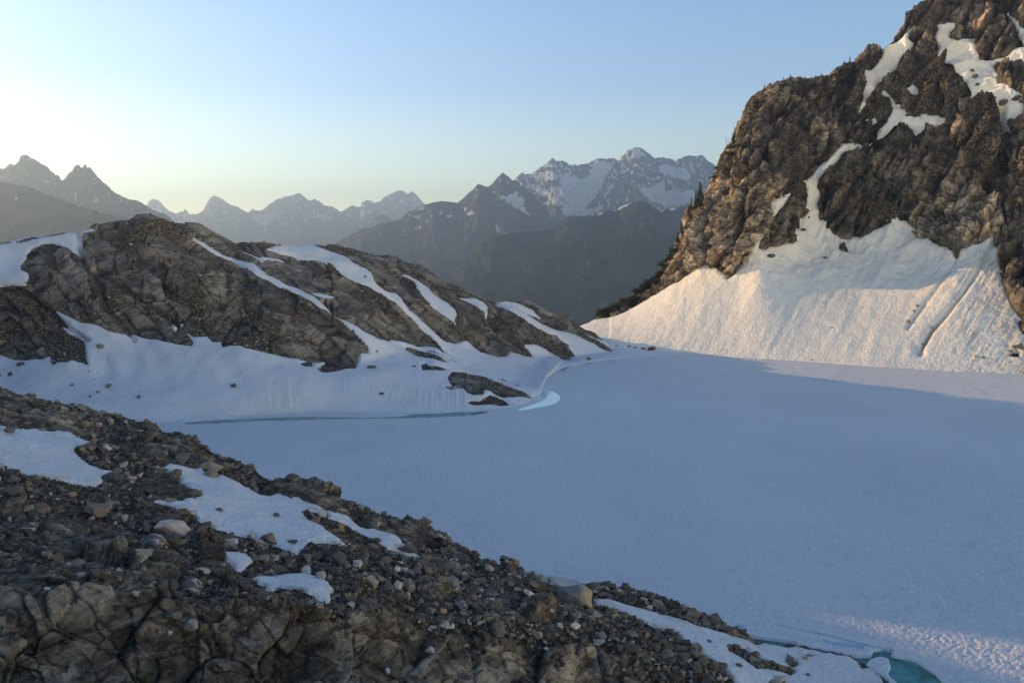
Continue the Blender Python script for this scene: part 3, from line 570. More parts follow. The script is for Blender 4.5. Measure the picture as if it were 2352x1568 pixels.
# ------------------------------------------------------------------ foreground slope
Uc = np.concatenate([np.linspace(-1900, -60, 60, endpoint=False), np.arange(-60, 2150, 2.8), np.linspace(2150, 2500, 20)])
fc = Z(5, [(0,600),(100,640),(180,680),(280,690),(400,705),(500,740),(600,755),(750,775),(900,810),(1000,820),(1060,860),(1110,885),(1200,885),(1280,930),(1340,970),(1440,1020),(1560,1060),(1620,1110),(1700,1140),(1740,1180),(1800,1210),(1990,1215),(2100,1260),(2200,1300),(2290,1340),(2352,1370)]) + Z(8, [(200,392),(300,425),(400,445),(500,500),(540,492),(650,512),(800,590),(900,660),(1000,745),(1120,765),(1210,800),(1300,825),(1440,860),(1520,880),(1640,930),(1700,935),(1780,905),(1900,905),(2050,940),(2200,975),(2352,1020)]) + Z(9, [(100,1080),(200,1110),(300,1160),(370,1200),(480,1240),(550,1300),(700,1318),(920,1342),(1170,1388),(1240,1430),(1300,1468),(1400,1540),(1440,1590)]) + [(2100,1640),(2500,1700)]
fz = [(-1900,30),(-600,28),(0,23),(350,17),(600,12.5),(800,10),(931,8),(1088,4.5),(1160,2.6),(1266,1.5),(1328,.8),(1396,2.2),(1550,1.5),(1736,.5),(1862,.2),(2033,.1),(2100,-.4),(2500,-2)]
fcr = [(-1900,700),(-600,850),(-100,885)] + fc
za = np.interp([p[0] for p in fcr], [a for a, b in fz], [b for a, b in fz]); 
f3 = ev(rail([(p[0], p[1], z_) for p, z_ in zip(fcr, za)], 'z'), Uc)
two = lambda pts, z=None: ev(rail(pts, z), Uc)
f2 = two([(-1900,1150,30),(-600,1220,23),(0,1250,19.5),(400,1285,16.6),(800,1330,12.6),(1200,1380,7.2),(1500,1470,3.1),(1650,1525,1.8),(1800,1550,.32),(1950,1570,.05),(2100,1680,-1),(2500,1750,-2.5)], 'z')
ft = two([(-1900,1300,30),(-600,1360,22.5),(0,1370,18.4),(400,1375,16.4),(800,1400,13.0),(1200,1425,7.6),(1500,1500,3.3),(1650,1545,1.9),(1800,1565,.36),(1950,1590,.0),(2100,1700,-1.1),(2500,1780,-2.5)], 'z')
f1 = two([(-1900,1500,26),(-600,1580,18),(0,1610,13.4),(400,1610,11.8),(800,1620,9.0),(1200,1630,4.4),(1500,1640,1.9),(1700,1650,1.0),(1850,1660,.1),(2000,1700,-.6),(2150,1780,-1.4),(2500,1850,-2.5)], 'z')
f0 = two([(-1900,2100,33),(0,2100,28),(400,2100,27),(800,2100,24),(1200,2100,19),(1500,2100,14),(1700,2100,11),(2000,2100,7),(2500,2150,4)], 'z')
fm = (f0[0] * 0 + 1.2, f0[0] * 0 + 38.25)
f4 = (f3[0] + 14, np.minimum(f3[1] - 7, -2.0 + 0 * f3[1])); f4 = (f4[0], np.where(Uc < 100, np.maximum(f4[1], 2 + (100 - Uc) * .004), f4[1])); f5 = (f3[0] + 50, f4[1] * 0 - 3)
B = surface(Uc, [fm, f0, f1, ft, f2, f3, f4, f5], [14, 26, 165, 70, 250, 10, 10])
F1 = Z(5, [(-2500,800),(0,825),(120,838),(230,850),(330,870),(430,890),(490,905),(560,930),(630,970),(560,975),(500,990),(500,1010),(560,1045),(600,1070),(650,1080),(720,1110),(775,1140),(740,1165),(680,1185),(680,1215),(690,1235),(640,1255),(560,1250),(480,1240),(370,1220),(250,1210),(150,1190),(100,1170),(50,1150),(0,1110),(-2500,1000)])
F2 = Z(7, [(1095,130),(1130,118),(1200,124),(1260,126),(1350,136),(1400,166),(1460,186),(1480,165),(1600,196),(1700,236),(1830,286),(1900,306),(2050,366),(2140,401),(2160,436),(2130,451),(2050,431),(2010,441),(2060,490),(2110,540),(2200,600),(2280,640),(2335,665),(2250,665),(2150,650),(2080,640),(2030,660),(2000,685),(1920,655),(1850,630),(1800,610),(1700,580),(1600,555),(1480,525),(1400,500),(1330,475),(1300,440),(1200,425),(1130,400),(1060,380),(1030,370),(1100,365),(1180,362),(1270,362),(1330,345),(1358,320),(1340,290),(1290,260),(1275,215),(1200,170),(1150,155)])
F3 = Z(7, [(2190,442),(2270,452)]) + Z(8, [(15,420),(120,440),(210,490),(250,525),(330,550),(420,575),(480,605),(520,630),(600,665),(680,690),(640,693),(560,678),(480,660),(400,630),(330,600),(240,560),(120,510),(10,480)]) + Z(7, [(2200,475)])
F4 = Z(7, [(1510,685),(1600,683),(1660,700),(1690,735),(1700,745),(1660,765),(1630,795),(1590,790),(1570,760),(1525,735)])
F5 = Z(7, [(1690,840),(1780,830),(1900,825),(2010,830),(2110,855),(2180,890),(2200,930),(2240,975),(2210,1000),(2215,1055),(2190,1060),(2120,1030),(2050,1000),(1980,960),(1880,925),(1830,960),(1780,930),(1810,905),(1740,880)])
F6 = Z(8, [(1800,990),(1900,1000),(2000,1030),(2200,1085),(2352,1130)]) + Z(9, [(100,1170),(250,1215),(350,1240),(480,1280),(552,1312),(600,1300),(700,1318),(760,1332),(820,1322),(920,1342),(1000,1362),(1170,1388),(1230,1422),(1260,1470),(1310,1468),(1380,1515),(1410,1568),(1440,1700),(500,1700),(400,1568),(380,1540),(320,1460),(180,1380),(140,1330),(60,1280),(30,1225)]) + Z(8, [(2220,1195),(2100,1140),(1960,1080),(1840,1030)])
fholes = [Z(9, [(350,1325),(390,1310),(450,1335),(500,1350),(520,1375),(600,1420),(700,1455),(780,1475),(812,1505),(780,1515),(700,1490),(600,1470),(560,1475),(500,1440),(440,1400),(370,1360)]), Z(9, [(750,1425),(790,1408),(828,1420),(825,1450),(800,1462),(770,1445)]), Z(9, [(850,1375),(900,1372),(955,1385),(930,1390),(880,1382)]), Z(9, [(635,1560),(690,1548),(740,1568),(740,1600),(630,1600)])]
FP = [('broad snow patch with a wavy lower edge at the left edge of the foreground', 'snow patch', F1), ('large white snow patch slanting across the middle of the foreground rubble', 'snow patch', F2),
  ('narrow snow strip along the foreground ridge, right of the large slanting patch', 'snow strip', F3), ('small round snow remnant in the rubble below the large slanting patch', 'snow patch', F4),
  ('rounded white snow patch with a frayed lower edge, lowest one in the rubble', 'snow patch', F5)]
slabs = [Z(7, [(290,500),(420,480),(620,480),(800,520),(870,600),(830,700),(700,800),(520,760),(380,730),(330,620)]), Z(7, [(880,760),(1000,720),(1180,740),(1180,850),(1000,870),(880,850)]), Z(7, [(0,880),(200,820),(600,860),(900,900),(1180,980),(1400,1120),(1560,980),(1900,1040),(2352,1180),(2352,1700),(-200,1700)]),
  Z(8, [(0,1160),(300,1080),(600,1130),(740,1250),(900,1220),(1240,1260),(1400,1370),(1900,1350),(2100,1450),(2300,1600),(0,1700)]), Z(5, [(0,610),(160,680),(560,800),(620,900),(380,860),(0,770),(-1000,700),(-1000,600)]), Z(8, [(260,500),(540,490),(820,590),(1000,745),(900,740),(730,680),(500,600),(330,540)]), Z(5, [(1850,1230),(2000,1215),(2250,1310),(2300,1400),(2150,1380),(1850,1290)]), Z(5, [(1100,900),(1250,920),(1330,970),(1350,1080),(1200,1060),(1150,960),(1000,960)]), Z(7, [(1020,350),(1130,280),(1250,250),(1350,320),(1270,355),(1100,360)]), Z(7,[(0,360),(130,360),(180,440),(60,470),(0,470)]), Z(7,[(1340,650),(1480,640),(1560,800),(1620,850),(1480,860),(1350,790)]), Z(8,[(620,890),(760,880),(870,975),(780,985),(660,930)]), Z(8,[(1180,840),(1260,860),(1290,900),(1220,890)]), Z(8,[(1310,1080),(1480,1100),(1520,1160),(1380,1170)]), Z(8,[(1700,1300),(1900,1330),(2100,1400),(2110,1600),(1600,1600)]), Z(5,[(850,840),(1000,860),(1160,960),(1180,1060),(1100,1080),(900,1000)])]
Z8s = [Z(8, [(880,1220),(1000,1215),(1250,1275),(1100,1340),(930,1360)])]
def slab_w(P, U, V):
    g = np.full(U.shape, -40.0)
    for s_ in slabs: g = np.maximum(g, sdist(U, V, s_))
    return sstep(-10, 8, g + 14 * fbm(P, 5., 3, 201))
def f_relief(P):
    U, V = toUV(P); w_ = slab_w(P, U, V) * sstep(8, 20, P[..., 1])
    f1_, e1_ = facets(P + 0.8 * np.stack([fbm(P, 6., 2, 241), fbm(P, 6., 2, 242), fbm(P, 6., 2, 243)], -1), 4.5, 25, 0.9, (1.3, 1.1, 1.4))
    k = np.clip(P[..., 2] / 5, 0.1, 1)
    return k * (w_ * (0.55 + f1_ * 0.48 - 0.26 * (1 - sstep(0, .08, e1_))) + fbm(P, 13., 3, 203) * 0.9 + fbm(P, 5., 3, 204) * 0.3) * sstep(3, 15, P[..., 1])
def f_rough(P):
    U, V = toUV(P); w_ = slab_w(P, U, V)
    Wp = P + 0.5 * np.stack([fbm(P, 3., 2, 221), fbm(P, 3., 2, 222), fbm(P, 3., 2, 223)], -1)
    Q = Wp.copy(); Q[..., 2] = Wp[..., 2] + .5 * Wp[..., 0] 
    f1_, e1_ = facets(Q, 1.9, 35, 0.9, (1.5, 1.2, 1.2)); f2_, e2_ = facets(Q, .6, 36, 0.8, (1.3, 1.1, 1.1))
    return w_ * (f1_ * 0.20 + f2_ * .06 - .12 * (1 - sstep(0, .08, e1_))) + (1 - w_) * (f2_ * .16) + fbm(P, .5, 3, 208) * 0.08, np.clip(0.5 + f1_ * 0.5 + f2_ * .3, 0, 1), np.maximum(.8 * (1 - sstep(0, .045, e1_)), .3 * (1 - sstep(0, .05, e2_)))
def f_debris(P, U, V): return 1 - slab_w(P, U, V) * sstep(-0.7, -0.2, fbm(P, 3., 3, 209))
foreA = build('hillside', B, M['fore_rock'], M['fore_snow'], f_relief, f_rough, [F6], fholes, FP, 0.30, 0.9, 2.6, 0.9, f_debris, None, None, lambda P: fbm(P, 5., 3, 231) * 0.12 + fbm(P, .9, 2, 232) * 0.035, edge_soft=5, snowname='shore_snow')
FOREREG = LAST[:2]
print('fore', time.time() - T0)
# ------------------------------------------------------------------ lake: ice sheet with open leads
W1 = Z(9, [(500,1248),(620,1262),(740,1280),(820,1290),(840,1310),(930,1332),(1080,1355),(1180,1372),(1230,1385),(1320,1385),(1330,1370),(1340,1345),(1400,1335),(1470,1350),(1470,1362),(1440,1375),(1350,1395),(1310,1410),(1290,1440),(1310,1455),(1360,1480),(1400,1510),(1450,1545),(1455,1600),(1400,1600),(1380,1520),(1310,1475),(1265,1475),(1240,1425),(1180,1395),(1080,1378),(930,1352),(840,1342),(770,1332),(680,1316),(600,1302),(560,1296)])
W2 = Z(9, [(1360,1345),(1450,1360),(1480,1385),(1580,1400),(1650,1425),(1700,1460),(1760,1500),(1820,1568),(1860,1640),(1500,1640),(1500,1560),(1460,1530),(1440,1490),(1460,1450),(1440,1400),(1390,1385)])
P1 = Z(9, [(980,1268),(1000,1262),(1060,1282),(1150,1290),(1200,1300),(1270,1315),(1300,1338),(1200,1335),(1100,1315),(1000,1290)])
P2 = Z(9, [(380,1175),(440,1170),(490,1188),(440,1202)])
P3 = Z(9, [(955,1248),(975,1246),(985,1258),(965,1262)])
CK = Z(9, [(700,1175),(820,1205),(950,1230),(1050,1252),(1160,1280),(1300,1312),(1470,1340)])
W3 = Z(8, [(1290,812),(1400,826),(1470,850),(1540,856),(1650,876),(1700,890),(1760,918),(1720,960),(1400,960),(1250,900)])
W4 = Z(5, [(1215,815),(1300,806),(1500,798),(1700,788),(2000,776),(2352,780),(2352,793),(2000,804),(1700,810),(1450,826),(1250,830)])
W4b = Z(6, [(0,778),(300,783),(500,775),(620,755),(800,742),(1000,738),(1115,746),(1000,772),(850,779),(640,788),(500,791),(0,796)])
W5 = Z(6, [(1480,600),(1530,600),(1575,630),(1582,660),(1550,690),(1480,710),(1400,725),(1320,738),(1260,738),(1340,712),(1400,692),(1450,672),(1490,650),(1495,630)])
W6 = Z(6, [(1215,520),(1350,510),(1500,503),(1560,505),(1400,520),(1320,530),(1300,555),(1325,572),(1270,560),(1230,538)])
W7 = Z(6, [(1570,455),(1620,437),(1700,425),(1780,405),(1900,390),(2020,385),(2000,394),(1900,402),(1810,412),(1760,432),(1700,447),(1690,470),(1600,478),(1570,470)])
W8 = Z(4, [(-300,1010),(0,1022),(350,1040),(600,1052),(900,1072),(1050,1078),(800,1074),(500,1060),(0,1030)])
W9 = Z(4, [(1350,1108),(1600,1125),(1900,1148),(1960,1160),(1800,1150),(1500,1122)])
W10 = Z(6, [(1330,575),(1420,590),(1450,605),(1440,625),(1470,640),(1440,665),(1380,690),(1400,680),(1430,640),(1400,610),(1340,590)])
Vr = np.concatenate([np.arange(808, 1000, 1.7), np.arange(1000, 1420, 2.9), np.arange(1420, 1720, 1.9), np.linspace(1722, 2100, 20)])
Ur = np.concatenate([np.linspace(-700, 0, 50, endpoint=False), np.arange(0, 2420, 2.7), np.linspace(2420, 3000, 40)])
UU, VV = np.meshgrid(Ur, Vr); Yl = CAMZ * F / (VV - 600); PL = world(UU, VV, Yl)
rg = fbm(PL, 2.2, 3, 301) * 2.2
S = np.full(UU.shape, -40.0)
for k, p in enumerate([W1, W2, W3, W4, W4b, W5, W6, W7, W8, W9, W10]):
    S = np.maximum(S, sdist(UU, VV, p) + rg * (1.0 if k in (1,) else 0.6 if k == 0 else 0.3))
S = np.maximum(S, 1.6 - ldist(UU, VV, CK) + 1.5 * fbm(PL, 1.5, 2, 303) * sstep(0, 1, 1))
pool = np.maximum(np.maximum(sdist(UU, VV, P1), sdist(UU, VV, P2)), sdist(UU, VV, P3)) + rg * 1.3
near = 1 - sstep(150, 260, Yl); cup = fbm(PL, 2.6, 3, 310)
lit = 1.0
sc1 = fbm(PL * np.array([1., 1.35, 1]), 0.85, 3, 311, ridged=True)
zl = 0.05 + near * (cup * 0.05 + sc1 * 0.15) + (1 - near) * (fbm(PL, 5., 3, 312) * 0.10)
edge = 1 - sstep(-14, 0, S); zl = zl * edge + 0.05 * (1 - edge)
ridge_line = Z(9, [(1510,1310),(1640,1360),(1780,1430),(1860,1480),(1980,1568),(2050,1640)])
zl = zl + 0.10 * np.exp(-(ldist(UU, VV, ridge_line) / 2.0) ** 2)
zl = zl - 0.16 * sstep(-2, 3, pool) - 0.75 * sstep(-1.2, 2.4, S)
PL[..., 2] = zl
dl = np.zeros(UU.shape)
o = grid_obj('lake_ice', PL, M['ice_snow'], None, True, {'dirt': dl}); tag(o, kind='structure')
NL = np.zeros_like(PL); NL[..., 2] = 1; register(PL, NL, S < 0)
def pond(name, polys, mat, z0_, pad=10):
    """flat sheet of water filling the hole that the ice leaves"""
    for k, p in enumerate(polys):
        zz = z0_ - 0.0015 * k; q = conv(p); c = q.mean(0); x0, y0 = q.min(0) - pad; x1, y1 = q.max(0) + pad
        u = np.array([x0, x1]); v = np.array([y0, y1]); a, b = np.meshgrid(u, v)
        Pq = world(a, b, (CAMZ - zz) * F / (b - 600)); Pq[..., 2] = zz
        o = grid_obj(name, Pq, mat); tag(o, kind='structure')
pond('open_water', [W1], M['water_dark'] if 'water_dark' in M else M['water_green'], -0.26)
o = None
pond('open_water', [Z(9, [(1330,1335),(1860,1335),(1860,1700),(1460,1700)])], M['water_green'], -0.252)
pond('open_water', [W3], M['water_pale'], -0.25)
pond('open_water', [W5, W10], M['water_sky_cyan'], -0.25, 14)
pond('open_water', [W4, W4b], M['water_green'], -0.255, 4)
pond('open_water', [W6, W7, W8, W9], M['water_pale'], -0.245, 4)
pond('melt_pool', [P1, P2, P3], M['water_pale'], -0.035, 6)
print('lake', time.time() - T0)

# ------------------------------------------------------------------ unseen left ridge added to shade lake and foreground, notched for a sunlit slot
gx, gy = np.meshgrid(np.linspace(-520, -128, 150), np.concatenate([np.linspace(-160, 170, 60), np.linspace(172, 218, 120), np.linspace(220, 430, 60), np.linspace(433, 520, 30)]))
xr = np.interp(gy, [-160, 0, 80, 160, 197, 225, 262, 330, 442], [-150, -170, -190, -220, -229, -238, -262, -300, -335])
hr = np.interp(gy, [-160, 0, 80, 150, 180, 186, 190, 196, 206, 210.5, 212, 228, 262, 300, 330, 430, 442, 454, 480, 520], [117, 110, 103, 92, 80, 74, 68.5, 66.5, 64, 67.2, 78, 80, 86, 95, 100, 116, 113, 75, 30, -10])
slp = np.interp(gy, [120, 190, 330, 380], [0.75, 0.95, 1.2, 2.0])
P = np.stack([gx, gy, np.maximum(-6, hr - slp * np.abs(gx - xr))], -1)
k_ = sstep(0, 30, np.abs(gy - 198) - 12)
P[..., 2] += (fbm(P, 30., 4, 71) * 1.5 + facets(P, 9., 77, .6)[0] * 0.8) * k_ + fbm(P, 3., 3, 75) * 0.25
o = grid_obj('shade_ridge', P, M['hill_rock'], None, True, {'debris': sstep(0, .3, fbm(P, 15., 3, 72))}); tag(o, kind='structure')
# ------------------------------------------------------------------ far mountains
def crest_fn(line, D):
    uv = conv(line); dd = np.array(D, float) if isinstance(D, (list, tuple)) else np.array([(0, D), (2400, D)], float)
    return uv, dd
def mountain(name, line, D, u0, u1, step, mat, relief=0.03, rows=90, jag=1.6, snow_polys=(), snow_noise=None, foot=0.62, seed=0, forest=0.0, steep=0.55):
    U = np.arange(u0, u1, step); uv, dd = crest_fn(line, D); V = np.interp(U, uv[:, 0], uv[:, 1]); Dp = np.interp(U, dd[:, 0], dd[:, 1])
    q = np.stack([U / 9.0, U * 0, U * 0 + seed], -1); 
    V = V - jag * (fbm(q, 1.0, 4, seed, 0.6)) * 2
    zc = CAMZ - (V - 600) / F * Dp; zf = -752.0
    ks = [(Dp * foot, zc * 0 + zf), (Dp * (foot + (1 - foot) * 0.55), zf + (zc - zf) * 0.42), (Dp * (foot + (1 - foot) * 0.86), zf + (zc - zf) * 0.76), (Dp, zc), (Dp * 1.045, zf + (zc - zf) * 0.55), (Dp * 1.115, zc * 0 + zf)]
    # crest knot keeps its edge: interpolate both sides on their own
    A = surface(U, ks[:4], [14, int(rows * .45), int(rows * .55)]); A2 = surface(U, ks[3:], [6, 4])
    B = np.concatenate([A[:-1], A2]); nr = len(A)
    t = np.concatenate([np.linspace(0, 1, nr)[:-1], np.linspace(1, 0, len(A2))])[:, None]
    Dm = float(Dp.mean()); S_ = Dm * 0.05
    amp = relief * Dm * np.minimum(1, (1.02 - t) * 2.2) * sstep(0, .12, t)
    Q = B * np.array([1, 0.55, 0.45])
    r1_ = fbm(Q + seed * 100, S_ * 1.6, 6, seed + 1, 0.55, ridged=True)
    n = np.zeros_like(B); n[..., 1] = -0.8; n[..., 2] = 0.35; 
    P = B + n * (amp * r1_)[..., None] + np.stack([B[..., 0] * 0, B[..., 0] * 0, fbm(B, Dm * .006, 3, seed + 9) * Dm * 0.0022 * (t > 0.2) * (0.35 + 0.65 * (t < .97))], -1)
    PU, PV = toUV(P); sn = np.zeros(P.shape[:2])
    rag = fbm(P, Dm * .007, 5, seed + 3, .65) * 8
    for p in snow_polys: sn = np.maximum(sn, sstep(-2.0, 2.0, sdist(PU, PV, p) + rag - np.maximum(0, fbm(P * np.array([1, 1, 1.6]), Dm * .005, 4, seed + 8, .6) - .12) * 13))
    if snow_noise:
        a_, lo, z0_, z1_ = snow_noise
        Q2 = P * np.array([1, .5, .35]); nn = fbm(Q2, Dm * a_, 5, seed + 5, 0.6) - 0.35 * r1_
        sn = np.maximum(sn, sstep(lo, lo + .08, nn) * sstep(z0_, z1_, P[..., 2]))
    fo = 1 - sstep(forest - 120, forest + 60, P[..., 2] + 90 * fbm(P, Dm * .03, 3, seed + 6)) if forest else np.zeros(P.shape[:2])
    o = grid_obj(name, P, mat, None, True, {'snow': sn, 'forest': fo}); tag(o, kind='structure'); return o
LA = [(-700,300),(-300,330),(-160,400),(-60,372)] + Z(1, [(0,295),(25,300),(45,285),(70,262),(100,270),(125,250),(140,215),(160,200),(185,205),(210,225),(235,230),(260,250),(290,270),(325,285),(350,320),(375,335),(400,345),(410,370),(425,375),(450,345),(480,315),(510,275),(528,266),(552,293),(565,275),(572,266),(590,290),(605,283),(625,310),(650,340),(690,385),(720,405),(760,445),(800,470),(870,500),(910,503),(950,520),(985,545),(1030,575),(1080,590),(1130,610),(1170,650),(1260,720),(1400,820)])
mountain('far_mountain', LA, 5200, -700, 470, 1.6, M['far_rock'], 0.035, 130, 1.0, snow_noise=(.004, 0.33, 180, 420), seed=1)
LA2 = [(-700,330),(-200,400),(0,418),(60,428),(120,452),(200,480),(300,505),(420,560),(600,640)]
mountain('near_spur', LA2, 3600, -700, 600, 3, M['mid_rock'], 0.03, 80, 1.0, snow_noise=(.007, 0.50, 200, 330), seed=2, forest=150)
LB = Z(1, [(900,640),(960,570),(985,535),(1000,515),(1025,495),(1060,505),(1090,530),(1110,560),(1150,585),(1180,595),(1210,580),(1230,580),(1243,562),(1270,600),(1310,600),(1350,585),(1370,570),(1395,520),(1420,485),(1445,478),(1490,495),(1520,515),(1550,540),(1580,545),(1640,575),(1665,590),(1690,570),(1705,563),(1715,578),(1770,568),(1800,540),(1840,515),(1880,490),(1940,478),(1970,475),(2007,453),(2035,475),(2065,500),(2085,510),(2110,495),(2150,515),(2180,540),(2220,545),(2260,565),(2290,585)]) + Z(2, [(110,590),(200,640),(300,700)])
SB = [Z(1, [(1690,600),(1760,600),(1850,590),(1830,640),(1800,680),(1770,745),(1780,690),(1740,660),(1700,635)]), Z(1, [(2095,560),(2140,590),(2200,610),(2245,640),(2180,645),(2110,605)]), Z(1, [(1020,560),(1060,555),(1110,590),(1050,585)]), Z(1, [(1210,600),(1260,600),(1330,610),(1310,650),(1240,650)])]
mountain('far_mountain', LB, 12500, 280, 960, 1.5, M['far_rock'], 0.022, 110, 0.9, SB, snow_noise=(.004, 0.22, 250, 700), seed=3)
LB2 = Z(2, [(0,620),(60,600),(110,583),(160,555),(180,540),(235,555),(250,520),(285,501),(330,520),(370,515),(400,485),(440,465),(480,445),(510,438),(560,465),(585,443),(610,465),(640,500),(670,535),(720,590),(800,650)])
mountain('far_mountain', LB2, 14000, 740, 1020, 1.3, M['far_rock'], 0.022, 110, 0.9, [Z(2, [(230,580),(300,560),(330,560),(310,600),(240,620)])], snow_noise=(.004, 0.18, 450, 900), seed=4)
LB3 = Z(2, [(-200,900),(100,760),(170,725),(240,680),(310,645),(340,618),(370,603),(420,612),(470,645),(560,700),(700,800)])
mountain('far_mountain', LB3, 9500, 680, 990, 2, M['mid_rock'], 0.02, 70, 0.8, snow_noise=(.004, 0.25, 150, 330), seed=5, forest=-50)
LC = Z(2, [(1000,560),(1200,430),(1280,360),(1325,316),(1350,330),(1380,330),(1430,295),(1480,265),(1530,223),(1560,245),(1600,240),(1640,265),(1690,270),(1760,260),(1830,226),(1880,225),(1945,220),(1965,240),(2030,170),(2060,160),(2110,150),(2140,165),(2180,195),(2210,225),(2270,220),(2320,225),(2360,245)]) + Z(3, [(0,1085),(50,1060),(100,1046),(150,1048),(190,1045),(220,1075),(260,1100),(290,1130),(350,1180),(500,1250),(800,1300)])
SC = [Z(2, [(1345,340),(1430,330),(1500,303),(1540,325),(1567,352),(1550,368),(1460,372),(1400,365),(1370,360)]),
      Z(2, [(1470,270),(1500,262),(1530,270),(1520,285),(1480,285)]),
      Z(2, [(1580,340),(1620,325),(1650,330),(1640,345),(1720,358),(1770,345),(1800,300),(1810,258),(1840,252),(1880,250),(1945,245),(1930,290),(1900,330),(1880,380),(1850,440),(1800,500),(1760,540),(1700,590),(1640,615),(1590,590),(1580,555),(1640,540),(1600,505),(1540,470),(1500,430),(1540,410),(1600,420),(1570,390)]),
      Z(2, [(1370,400),(1430,405),(1470,430),(1520,470),(1590,500),(1640,545),(1560,560),(1500,500),(1440,460),(1400,440)]),
      Z(2, [(2060,165),(2110,160),(2140,185),(2175,222),(2130,215),(2090,232),(2062,200)]),
      Z(2, [(2238,262),(2300,265),(2400,290),(2460,330),(2450,380),(2352,360),(2310,325),(2285,345),(2255,320)]),
      Z(2, [(2100,410),(2180,420),(2240,385),(2282,365),(2290,440),(2380,450),(2480,430),(2500,500),(2400,540),(2260,535),(2180,505),(2135,465)]),
      Z(2, [(1620,610),(1700,590),(1780,560),(1880,540),(1820,590),(1760,615)]),
      Z(2, [(2105,310),(2150,345),(2205,362),(2160,352),(2125,335)]),
      Z(2, [(2000,180),(2030,172),(2010,220),(1970,250),(1960,240)]),
      Z(2, [(1900,430),(1960,370),(1930,430),(1890,480),(1850,500)])]
mountain('snowy_mountain', LC, 7800, 1120, 1900, 1.5, M['far_rock'], 0.022, 170, 0.9, SC, snow_noise=(.004, 0.12, 250, 600), seed=6)
LD = Z(2, [(-300,1000),(40,815),(120,765),(170,740),(250,700),(350,674),(440,650),(490,640),(540,600),(590,570),(640,545),(680,533),(730,520),(780,513),(850,520),(895,520),(940,480),(990,440),(1030,395),(1075,412),(1095,420),(1120,400),(1160,350),(1195,320),(1230,345),(1260,370),(1290,370),(1320,410),(1400,480),(1480,560),(1540,640),(1620,740),(1800,900)])
SD = [Z(2, [(1125,448),(1170,475),(1230,470),(1285,445),(1325,480),(1340,500),(1330,545),(1390,612),(1340,590),(1280,560),(1220,520),(1180,490)]), Z(2, [(965,600),(985,575),(1000,590),(1025,605),(990,600)]), Z(2, [(775,570),(790,575),(780,605),(770,590)]), Z(2, [(820,610),(850,580),(855,600),(835,625)]), Z(2, [(710,585),(720,590),(715,612)]),
      Z(2, [(595,605),(640,595),(655,600),(600,625),(590,640)]), Z(2, [(895,620),(912,618),(900,642)]), Z(2, [(1140,665),(1160,665),(1170,705),(1225,728),(1225,738),(1160,720)]), Z(2, [(985,665),(998,668),(998,695),(990,690)]), Z(2, [(600,655),(608,655),(604,665)]), Z(2, [(675,645),(690,645),(685,660)]), Z(2, [(360,720),(385,718),(370,738)]), Z(2, [(1018,440),(1026,440),(1020,490),(1012,520)]), Z(2, [(580,575),(640,548),(672,548),(620,570)]), Z(2, [(640,555),(668,552),(660,580),(645,578)]), Z(2,[(870,550),(885,548),(890,562)]), Z(2,[(930,560),(945,545),(940,575)]), Z(2,[(460,645),(500,625),(530,600),(500,640)])]
mountain('wooded_mountain', LD, 6200, 640, 1420, 1.6, M['mid_rock'], 0.028, 150, 0.9, SD, snow_noise=(.004, 0.46, 150, 300), seed=7, forest=150)
LE = Z(2, [(300,1500),(700,1090),(780,1020),(860,980),(930,920),(1000,855),(1060,790),(1100,765),(1150,742),(1250,728),(1350,715),(1450,715),(1510,700),(1550,680),(1590,640),(1620,620),(1700,612),(1800,605),(1850,590),(1900,575),(1940,568),(1990,545),(2050,520),(2130,512),(2170,520),(2210,555),(2260,578),(2300,565),(2352,552),(2600,520),(3000,500)])
SE = [Z(2, [(1795,608),(1850,585),(1890,575),(1850,592)]), Z(2, [(1935,575),(1985,555),(2040,528),(2060,524),(2020,545),(1960,577)]), Z(2, [(1550,650),(1575,632),(1600,632),(1570,655)]), Z(2,[(2230,558),(2270,565),(2290,576),(2260,576)]), Z(2,[(2290,575),(2352,555),(2400,545),(2352,565)])]
mountain('wooded_slope', LE, 4300, 820, 1900, 1.7, M['mid_rock'], 0.030, 150, 1.3, SE, seed=8, forest=330)
# valley floor out to the horizon
gx, gy = np.meshgrid(np.linspace(-11480, 11480, 41), np.linspace(-395, 15780, 41)); P = np.stack([gx, gy, gx * 0 - 755], -1)
o = grid_obj('valley_floor', P, M['mid_rock'], None, True, {'snow': gx * 0, 'forest': gx * 0 + 1}); tag(o, kind='structure')
# ------------------------------------------------------------------ haze
HZ = dict(x0=-11500, x1=11500, y0=-400, y1=15800, z0=-760, z1=1330, dens=1.3e-4)
bm = bmesh.new(); bmesh.ops.create_cube(bm, size=1.0)
for v in bm.verts:
    v.co.x = HZ['x0'] if v.co.x < 0 else HZ['x1']; v.co.y = HZ['y0'] if v.co.y < 0 else HZ['y1']; v.co.z = HZ['z0'] if v.co.z < 0 else HZ['z1']
me = bpy.data.meshes.new('haze'); bm.to_mesh(me); bm.free()
hm_ = bpy.data.materials.new('haze'); hm_.use_nodes = True; t_ = hm_.node_tree; t_.nodes.clear()
ho = t_.nodes.new('ShaderNodeOutputMaterial'); hv = t_.nodes.new('ShaderNodeVolumePrincipled'); t_.links.new(hv.outputs[0], ho.inputs['Volume'])
hv.inputs['Density'].default_value = HZ['dens']; hv.inputs['Anisotropy'].default_value = 0.6; hv.inputs['Color'].default_value = (0.50, 0.70, 0.97, 1)
me.materials.append(hm_); o = bpy.data.objects.new('haze', me); COL.objects.link(o); tag(o, kind='stuff')
print('far', time.time() - T0)
